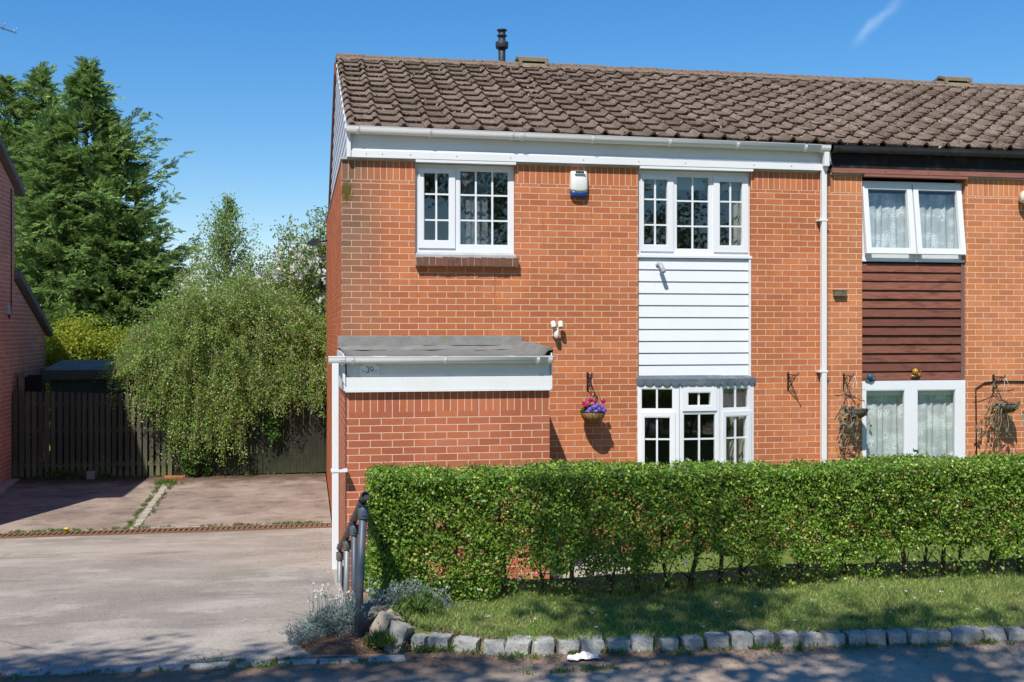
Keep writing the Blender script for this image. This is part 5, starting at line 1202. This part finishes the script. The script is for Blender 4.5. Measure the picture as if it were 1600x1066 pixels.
# ------------------------------------------------------------------ trees
def trunk_mesh(pts, rs, name, mat, root, extra=()):
    mb = MB(); mb.tube(pts, rs, 9)
    for e, r in extra: mb.tube(e, r, 6)
    return mb.build(name, mat, root)
def conifer(lbl, x, y, z0, H_, rad, seed, leaders, N_):
    r2 = np.random.default_rng(seed); t = thing('conifer_tree', lbl, 'tree', (x, y, z0))
    PB, DB, LB = [], [], []                                             # plumes: base, direction, length
    limbs = []
    for (lx, ly, top, rr, share) in leaders:
        low = .55
        nb = int(N_*share/17); hh = r2.beta(1.1, 1.05, nb); th = r2.uniform(0, 2*math.pi, nb)
        def env_(hh, th, z): return rr*np.minimum(1, ((1-hh)*1.35))**.78*(.45+.55*np.minimum(1, hh/.16))*(1+.20*np.sin(3*th+z*1.3+seed)+.15*np.sin(5*th-z*2.1)+.10*np.sin(2*th+z*4.2))
        z = low+hh*(top-low); rho = env_(hh, th, z)*(1-r2.beta(1, 5, nb)*.5)
        # each bough: a drooping fan of plumes
        bi = np.repeat(np.arange(nb), 17); n = len(bi); tt = r2.uniform(0, 1, n); bl = (.34+.30*(1-hh))[bi]
        out = np.stack([np.cos(th), np.sin(th), np.zeros(nb)], 1)[bi]; lat = np.stack([-np.sin(th), np.cos(th), np.zeros(nb)], 1)[bi]
        sl = (.10+.75*hh**2+r2.normal(size=nb)*.18)[bi]
        c0 = np.stack([x+lx+rho*np.cos(th), y+ly+rho*np.sin(th), z0+z], 1)[bi]
        base = c0+out*((tt-.75)*bl)[:, None]+lat*(r2.normal(size=n)*.15*(1.15-tt))[:, None]; base[:, 2] += (tt-.6)*bl*sl+r2.normal(size=n)*.035-.03
        d = unit(out+lat*(r2.normal(size=n)*.45)[:, None]+np.stack([0*tt, 0*tt, sl-.10+r2.normal(size=n)*.14], 1))
        PB.append(base); DB.append(d); LB.append(r2.uniform(.20, .36, n)*(.7+.3*(1-hh[bi])))
        ni = int(N_*share*.22); hi_ = r2.uniform(0, .95, ni); ti = r2.uniform(0, 6.28, ni); zi = low+hi_*(top-low); ri = env_(hi_, ti, zi)*r2.uniform(.2, .62, ni)
        PB.append(np.stack([x+lx+ri*np.cos(ti), y+ly+ri*np.sin(ti), z0+zi], 1)); DB.append(unit(np.stack([np.cos(ti), np.sin(ti), .2+0*ti], 1)+r2.normal(size=(ni, 3))*.4)); LB.append(r2.uniform(.35, .6, ni))
        k = 60; hs = np.linspace(.97, 1.0, 14)
        for h in hs: PB.append(np.array([[x+lx+r2.normal()*.05, y+ly+r2.normal()*.05, z0+h*top-.15]])); DB.append(unit(np.array([[r2.normal()*.45+.12, r2.normal()*.3, .9]]))); LB.append(np.array([.35]))
        limbs.append(([(x+lx*.3, y+ly*.3, z0), (x+lx*.7, y+ly*.7, z0+top*.4), (x+lx, y+ly, z0+top*.93)], [.15, .09, .015]))
        for q in range(26):
            h = r2.uniform(.08, .9); a = r2.uniform(0, 6.28); rr_ = rr*min(1, (1-h)*1.35)**.72*.8; c = np.array([x+lx*(.4+.6*h), y+ly*(.4+.6*h), z0+h*top]); limbs.append(([tuple(c), tuple(c+np.array([math.cos(a)*rr_*.6, math.sin(a)*rr_*.6, .05])), tuple(c+np.array([math.cos(a)*rr_, math.sin(a)*rr_, .35]))], [.035, .022, .006]))
    # a few long swept boughs breaking the outline
    for q in range(70):
        lx, ly, top, rr, sh = leaders[r2.integers(len(leaders))]; h = r2.uniform(.12, .85); a = r2.uniform(-1.5, 1.2); r0 = rr*min(1, (1-h)*1.35)**.72*.75; ln = r2.uniform(.6, 1.35)
        c = np.array([x+lx+math.cos(a)*r0, y+ly+math.sin(a)*r0*.8, z0+h*top]); dd = np.array([math.cos(a), math.sin(a)*.6, .55])
        limbs.append(([tuple(c), tuple(c+dd*ln)], [.014, .004]))
        for s in np.linspace(.1, 1, 16):
            w = (1-s)*.12+.03; PB.append((c+dd*ln*s+r2.normal(size=3)*w)[None]); DB.append(unit((dd+r2.normal(size=3)*.42)[None])); LB.append(np.array([.30-.10*s]))
    PB, DB, LB = np.concatenate(PB), np.concatenate(DB), np.concatenate(LB); n = len(PB)
    side = unit(np.cross(DB, r2.normal(size=(n, 3))+np.array([0, 0, 1.2]))); P, D, Ls, Nn = [], [], [], []
    nrm = np.cross(side, DB)
    for s in np.linspace(.08, 1, 9):
        for sg in (-1, 1):
            ln = LB*(.50*(1-.62*s))*r2.uniform(.75, 1.25, n); dd = unit(DB*.95+side*sg*(.75-.35*s)+r2.normal(size=(n, 3))*.14+np.array([0, 0, -.10]))
            c = PB+DB*(LB*s)[:, None]+np.array([0, 0, -1])*(.20*LB*s*s)[:, None]; P.append(c+dd*(ln*.5)[:, None]); D.append(dd); Ls.append(ln); Nn.append(nrm+r2.normal(size=(n, 3))*.35)
    P, D, Ls, Nn = map(np.concatenate, (P, D, Ls, Nn))
    leaves('crown', P, D, Nn, Ls, np.clip(Ls*.27, .018, .05), M['conifer'], t, fold=.25)
    trunk_mesh(limbs[0][0], limbs[0][1], 'trunk', M['barkd'], t, limbs[1:])
conifer('tall dark green conifer with a ragged top behind the fence', -5.34, 14.0, .1, 8.8, 2.4, 3, [(0, 0, 8.75, 1.75, .34), (.75, -.2, 7.2, 1.75, .24), (.75, -.3, 5.2, 2.3, .24), (-.75, .1, 7.7, 1.6, .18)], 13500)
conifer('second tall conifer rising behind the left house, left of the ragged one', -7.40, 15.4, .1, 9.0, 2.0, 8, [(.78, 0, 9.0, 1.55, .42), (-.1, .2, 8.7, 1.6, .32), (1.3, -.3, 7.2, 1.5, .26)], 8500)

def leafcloud(c, r, n, seed, clump=.16, k=None, flat=1.0, holes=.0):
    """points gathered in small clumps through an uneven ellipsoid"""
    r2 = np.random.default_rng(seed); k = k or max(20, n//45); u = unit(r2.normal(size=(k, 3))); rad = r2.uniform(.25, 1, k)**.45
    cc = np.array(c)+u*np.array(r)*rad[:, None]; lob = 1+.16*waves(u*3, 1.2, seed); cc = np.array(c)+(cc-np.array(c))*lob[:, None]
    idx = r2.integers(0, k, n); P = cc[idx]+r2.normal(size=(n, 3))*clump*np.array([1, 1, flat]); return P, unit(P-np.array(c)), r2
def bush(name, lbl, cat, parts, mat, size, seed, stems, mats='barkd', upr=.2, wid=.55):
    base = stems[0][0]; t = thing(name, lbl, cat, base); PP, NN = [], []
    for i, (c, r, n, cl) in enumerate(parts): P, Nn, r2 = leafcloud(c, r, n, seed+i, cl); PP.append(P); NN.append(Nn)
    P, Nn = np.concatenate(PP), np.concatenate(NN); k = P[:, 2] > base[2]+.05; P, Nn = P[k], Nn[k]; n = len(P)
    leaves('foliage', P, rdir(n)+Nn*.4+np.array([0, 0, upr]), Nn*.8+rdir(n)*.8+np.array([0, 0, .3]), rng.uniform(size[0], size[1], n), rng.uniform(size[0], size[1], n)*wid, M[mat], t)
    mb = MB()
    for s in stems: mb.tube(list(s[:-1]), s[-1], 7)
    mb.build('stems', M[mats], t); return t
# golden shrub and laurel between shed and conifers
bush('golden_shrub', 'bright yellow-green shrub above the shed roof', 'shrub', [((-4.85, 10.7, 2.0), (.85, .5, .95), 17000, .10), ((-4.1, 10.8, 1.8), (.62, .45, .85), 11000, .10)], 'yellowbush', (.04, .09), 21, [((-4.8, 11, .1), (-4.8, 11, 1.4), (-4.6, 11, 2.2), [.05, .04, .01])])
bush('laurel_shrub', 'mid green glossy shrub between the golden shrub and the drooping shrub', 'shrub', [((-3.6, 11.4, 2.0), (.85, .6, .95), 13000, .14)], 'laurel', (.05, .11), 31, [((-3.7, 11.4, .1), (-3.7, 11.4, 1.4), (-3.5, 11.4, 2.2), [.05, .04, .01])])
bush('evergreen_shrub', 'dark evergreen mass at the foot of the conifers behind the drooping shrub', 'shrub', [((-2.6, 12.2, 2.3), (.9, .7, 1.6), 9000, .18), ((-1.3, 12.8, 1.9), (1.2, .7, 1.5), 8000, .18), ((.6, 12.8, 1.9), (1.2, .7, 1.5), 7000, .18)], 'laurel', (.05, .10), 41, [((-2.0, 12.5, .1), (-2.0, 12.4, 1.4), (-2.1, 12.3, 2.8), [.07, .05, .01])])
# slender birch
bt = thing('birch_tree', 'slender pale birch with a thin pointed crown left of the blossom tree', 'tree', (-1.95, 10.6, .1))
r2 = np.random.default_rng(51); P, Nn, limbs = [], [], []
for i in range(230):
    h = r2.beta(1.0, 1.6); a = r2.uniform(0, 6.28); rr = (1-h)**.95*1.3+.03; c = np.array([-1.95+.02*math.sin(h*7), 10.6, 2.0+h*3.55]); d = np.array([math.cos(a), math.sin(a), .75+h*.6]); e = c+d*rr*r2.uniform(.45, 1.1); m_ = (c+e)/2+np.array([0, 0, .06]); limbs.append(([tuple(c), tuple(m_), tuple(e), tuple(e+np.array([d[0]*.06, d[1]*.06, -.12]))], [.010, .007, .004, .002]))
    k = r2.integers(26, 52); s = r2.uniform(.2, 1.15, k)[:, None]; P.append(c+(e-c)*s+np.array([0, 0, -.10])*np.maximum(0, s-.6)+r2.normal(size=(k, 3))*.065); 
P = np.concatenate(P); n = len(P); leaves('crown', P, rdir(n)+np.array([0, 0, -.5]), rdir(n)+np.array([0, -.4, .5]), rng.uniform(.042, .07, n), rng.uniform(.030, .048, n), M['birch'], bt)
trunk_mesh([(-1.95, 10.6, .1), (-1.96, 10.6, 2.5), (-1.94, 10.6, 4.3), (-1.93, 10.6, 5.75)], [.06, .045, .025, .004], 'trunk', M['birchbark'], bt, limbs)
# blossom tree with upright shoots
mg = thing('blossom_tree', 'white flowering tree with upright leafy shoots beside the gable wall', 'tree', (-.55, 10.4, .1))
r2 = np.random.default_rng(61); P, FW, limbs = [], [], []
for i in range(84):
    x0 = r2.uniform(-1.55, .75); h = r2.uniform(1.6, 3.0)*(1-.16*abs(x0+.1)); top = 2.6+h*(.92 if x0 > -1 else .72); b = np.array([-.5+(x0+.5)*.4, 10.4+r2.normal()*.2, 1.4]); e = np.array([x0+r2.normal()*.08, 10.4+r2.normal()*.45, min(top, 5.5)]); mid = (b+e)/2+np.array([(x0+.5)*.25, 0, -.1]); limbs.append(([tuple(b), tuple(mid), tuple(e)], [.018, .011, .003]))
    for s in np.linspace(.25, 1, 15):
        c = b*(1-s)**2+2*mid*s*(1-s)+e*s*s; k = r2.integers(8, 18); P.append(c+r2.normal(size=(k, 3))*np.array([.07, .07, .055]))
        if c[2] < 4.5 and c[2] > 2.9 and r2.uniform() < (.62 if x0 > -1.0 else .25):
            f_ = c+r2.normal(size=3)*.09; FW.append(f_+r2.normal(size=(10, 3))*.034)
P2, _, _ = leafcloud((-.4, 10.4, 2.9), (1.1, .5, .8), 12000, 63, .15); P = np.concatenate(P+[P2]); n = len(P)
leaves('crown', P, rdir(n)+np.array([0, 0, .5]), rdir(n)+np.array([0, -.5, .4]), rng.uniform(.055, .105, n), rng.uniform(.028, .05, n), M['magnolia'], mg)
FW = np.concatenate(FW); n = len(FW); leaves('blossom', FW, rdir(n)+np.array([0, 0, .6]), np.array([0, -.8, .3])+rdir(n)*.7, .085, .06, M['petal'], mg)
trunk_mesh([(-.55, 10.4, .1), (-.52, 10.4, .8), (-.5, 10.4, 1.5)], [.07, .06, .04], 'trunk', M['barkd'], mg, limbs)
# drooping shrub over the fence
ds = thing('drooping_shrub', 'large arching shrub with drooping grey-green branches spilling over the fence', 'shrub', (-1.9, 8.1, .1))
r2 = np.random.default_rng(71); P, D, twigs = [], [], MB()
def strand(p, v, ln, step=.055, droop=.16, leafy=1.0, tw=True):
    pts = [p.copy()]; k = int(ln/step)
    for i in range(k):
        v = v+np.array([r2.normal()*.06, r2.normal()*.06, -droop]); v /= np.linalg.norm(v); p = p+v*step
        if p[2] < .32: break
        pts.append(p.copy())
        m_ = r2.poisson(6.6*leafy)
        for q in range(m_): P.append(p+r2.normal(size=3)*.042); D.append(v+r2.normal(size=3)*.8)
    if tw and len(pts) > 2 and r2.uniform() < .6: twigs.tube([tuple(q) for q in pts[::2]], .0042, 4, smooth=False)
CL = [(r2.uniform(0, 6.28), r2.uniform(.12, 1)**.5, r2.uniform(.84, 1.06)) for q in range(80)]
for i in range(1150):
    ca, cr_, cz = CL[r2.integers(len(CL))]; a = ca+r2.normal()*.085/max(.3, cr_); rr = min(1.05, cr_+r2.normal()*.045); rx_ = 1.42 if math.cos(a) < 0 else 1.75; x = -1.86+rx_*rr*math.cos(a); y = 8.05+.62*rr*math.sin(a); rd = rr*(1 if math.cos(a) < 0 else 1-.42*math.cos(a)); dome = 1.75+1.25*max(0, 1-rd*rd*.85)**.6*(1+.10*math.sin(3.1*x)+.07*math.sin(7.3*x+1)); z = dome*cz*r2.uniform(.86, 1.0)+.25
    o_ = np.array([(x+1.86)/1.45*1.0, -.55 if y < 8.3 else .4, .75+r2.normal()*.4]); o_ /= np.linalg.norm(o_)
    strand(np.array([x, y, z]), o_, r2.uniform(.35, 1.0), droop=r2.uniform(.08, .22))
for i in range(170):                                                    # loose shoots breaking the outline
    a = r2.uniform(0, 6.28); x = -1.86+1.25*math.cos(a)*r2.uniform(.2, 1); zt_ = 1.9+1.4*max(0, 1-((x+1.86)/1.5)**2*.85)**.6
    strand(np.array([x, 8.0+r2.normal()*.35, zt_*r2.uniform(.82, 1.0)]), np.array([(x+1.86)*.5+r2.normal()*.25, -.2+r2.normal()*.3, 1.0]), r2.uniform(.35, .85), droop=r2.uniform(.03, .10), leafy=.75)
for i in range(330):                                                    # long curtain hanging down the front of the fence
    x = -1.95+r2.normal()*.62; ln = r2.uniform(.5, 1.25)*(1 if x < -1.0 else .6)*(1.0 if abs(x+2.15) < .62 else .62)
    strand(np.array([x, 7.42+r2.normal()*.07, 1.85+r2.normal()*.22]), np.array([r2.normal()*.2, -.25, -.35]), ln, droop=.22, leafy=.9)
for i in range(240):
    x = r2.uniform(-3.25, .15); strand(np.array([x, 7.5+r2.normal()*.08, 1.95+r2.normal()*.25]), np.array([r2.normal()*.3, -.4, .1]), r2.uniform(.3, .7), droop=.2)
P, D = np.array(P), np.array(D); k_ = P[:, 0] < .30; P, D = P[k_], D[k_]; n = len(P)
leaves('foliage', P, D, rdir(n)+np.array([0, -.4, .5]), rng.uniform(.028, .052, n), rng.uniform(.016, .028, n), M['cotoneaster'], ds); twigs.build('branches', M['twig'], ds)
mb = MB()
for i in range(9): a = r2.uniform(-1, 1); mb.tube([(-1.9+a*.2, 8.1, .1), (-1.9+a*.6, 8.1, 1.3), (-1.9+a*1.1, 8.0, 2.3)], [.035, .025, .010], 6)
mb.build('stems', M['barkd'], ds)
bush('green_climber', 'bright green leafy plant low on the fence under the drooping shrub', 'plant', [((-2.3, 7.47, .45), (.36, .06, .34), 900, .05), ((-2.62, 7.5, .7), (.14, .05, .12), 160, .04), ((-.98, 7.46, .95), (.16, .05, .30), 300, .05)], 'ivy', (.04, .085), 81, [((-2.3, 7.5, .08), (-2.32, 7.5, .4), (-2.25, 7.5, .7), [.01, .008, .004])])
bush('garden_plant', 'light green leafy plant top showing above the hedge at the lower right window', 'plant', [((7.05, -.55, .93), (.36, .2, .20), 700, .05)], 'weed', (.05, .10), 91, [((7.05, -.55, .0), (7.05, -.55, .5), (7.05, -.55, .9), [.012, .01, .006])], upr=.8)
bush('garden_plant', 'small green sprig growing under the withered basket by the downpipe', 'plant', [((6.42, -.3, 1.0), (.08, .06, .14), 130, .03)], 'ivy', (.04, .07), 95, [((6.42, -.3, .0), (6.42, -.3, .5), (6.42, -.3, 1.0), [.01, .008, .004])])
# lavender-coloured garden flowers glimpsed through the hedge
fp = thing('garden_flowers', 'pale violet garden flowers glimpsed through the lower hedge', 'flowers', (3.3, -3.4, .3))
cs = [(x, -3.5+random.uniform(-.4, .4), .62+random.uniform(-.15, .15)) for x in (1.35, 1.9, 2.6, 2.75, 3.0, 4.3, 4.5, 4.9, 5.3, 5.5)]
blooms('flower_head', cs, .025, 14, M['violet'], fp, .018)
for c in cs: mb = MB(); mb.tube([(c[0], c[1], garden_z(c[0], c[1])), c], .005, 5); mb.build('stalk', M['weed'], fp)

# street trees on the far side of the road, behind the viewpoint: they shade the road and show in the windows
def street_tree(x, y, lbl, seed, crowns, n):
    t = thing('street_tree', lbl, 'tree', (x, y, .75), 'street trees across the road'); PP, NN, limbs = [], [], []
    for i, (c, r, sh) in enumerate(crowns): P, Nn, r2 = leafcloud(c, r, int(n*sh), seed+i, .26, k=int(n*sh)//105); PP.append(P); NN.append(Nn); limbs.append(([(x, y, 3.2), tuple((np.array([x, y, 4.0])+np.array(c))/2), c], [.12, .08, .03]))
    P, Nn = np.concatenate(PP), np.concatenate(NN); n = len(P)
    leaves('crown', P, rdir(n), Nn+rdir(n)*.8, rng.uniform(.09, .16, n), rng.uniform(.06, .10, n), M['streetleaf'], t); trunk_mesh([(x, y, .7), (x, y, 2), (x, y, 3.3)], [.2, .15, .13], 'trunk', M['barkd'], t, limbs)
struct(sheet('far_verge', lambda x, y: .80, [-40, 40], [-30, -14.2], M['lawn']))
street_tree(-7.2, -15.2, 'broad street tree far left across the road, behind the viewpoint', 201, [((-7.4, -12.6, 7.4), (1.8, 1.9, 1.8), .5), ((-4.9, -12.7, 7.6), (1.7, 1.7, 1.6), .5)], 30000)
street_tree(-2.8, -15.6, 'street tree left across the road, behind the viewpoint', 211, [((-2.7, -12.6, 7.4), (1.4, 1.6, 1.5), .45), ((-.9, -12.2, 8.2), (1.4, 1.7, 1.7), .55)], 8000)
street_tree(1.2, -15.4, 'street tree right across the road, behind the viewpoint', 221, [((1.0, -12.9, 7.4), (1.4, 1.4, 1.4), .5), ((2.9, -13.7, 7.2), (1.2, 1.3, 1.3), .5)], 6200)
street_tree(6.0, -16.4, 'broad street tree far right across the road, behind the viewpoint', 231, [((6.0, -15.8, 6.6), (2.6, 2.0, 2.6), .6), ((9.2, -17, 6.0), (2.4, 2, 2.4), .4)], 13000)
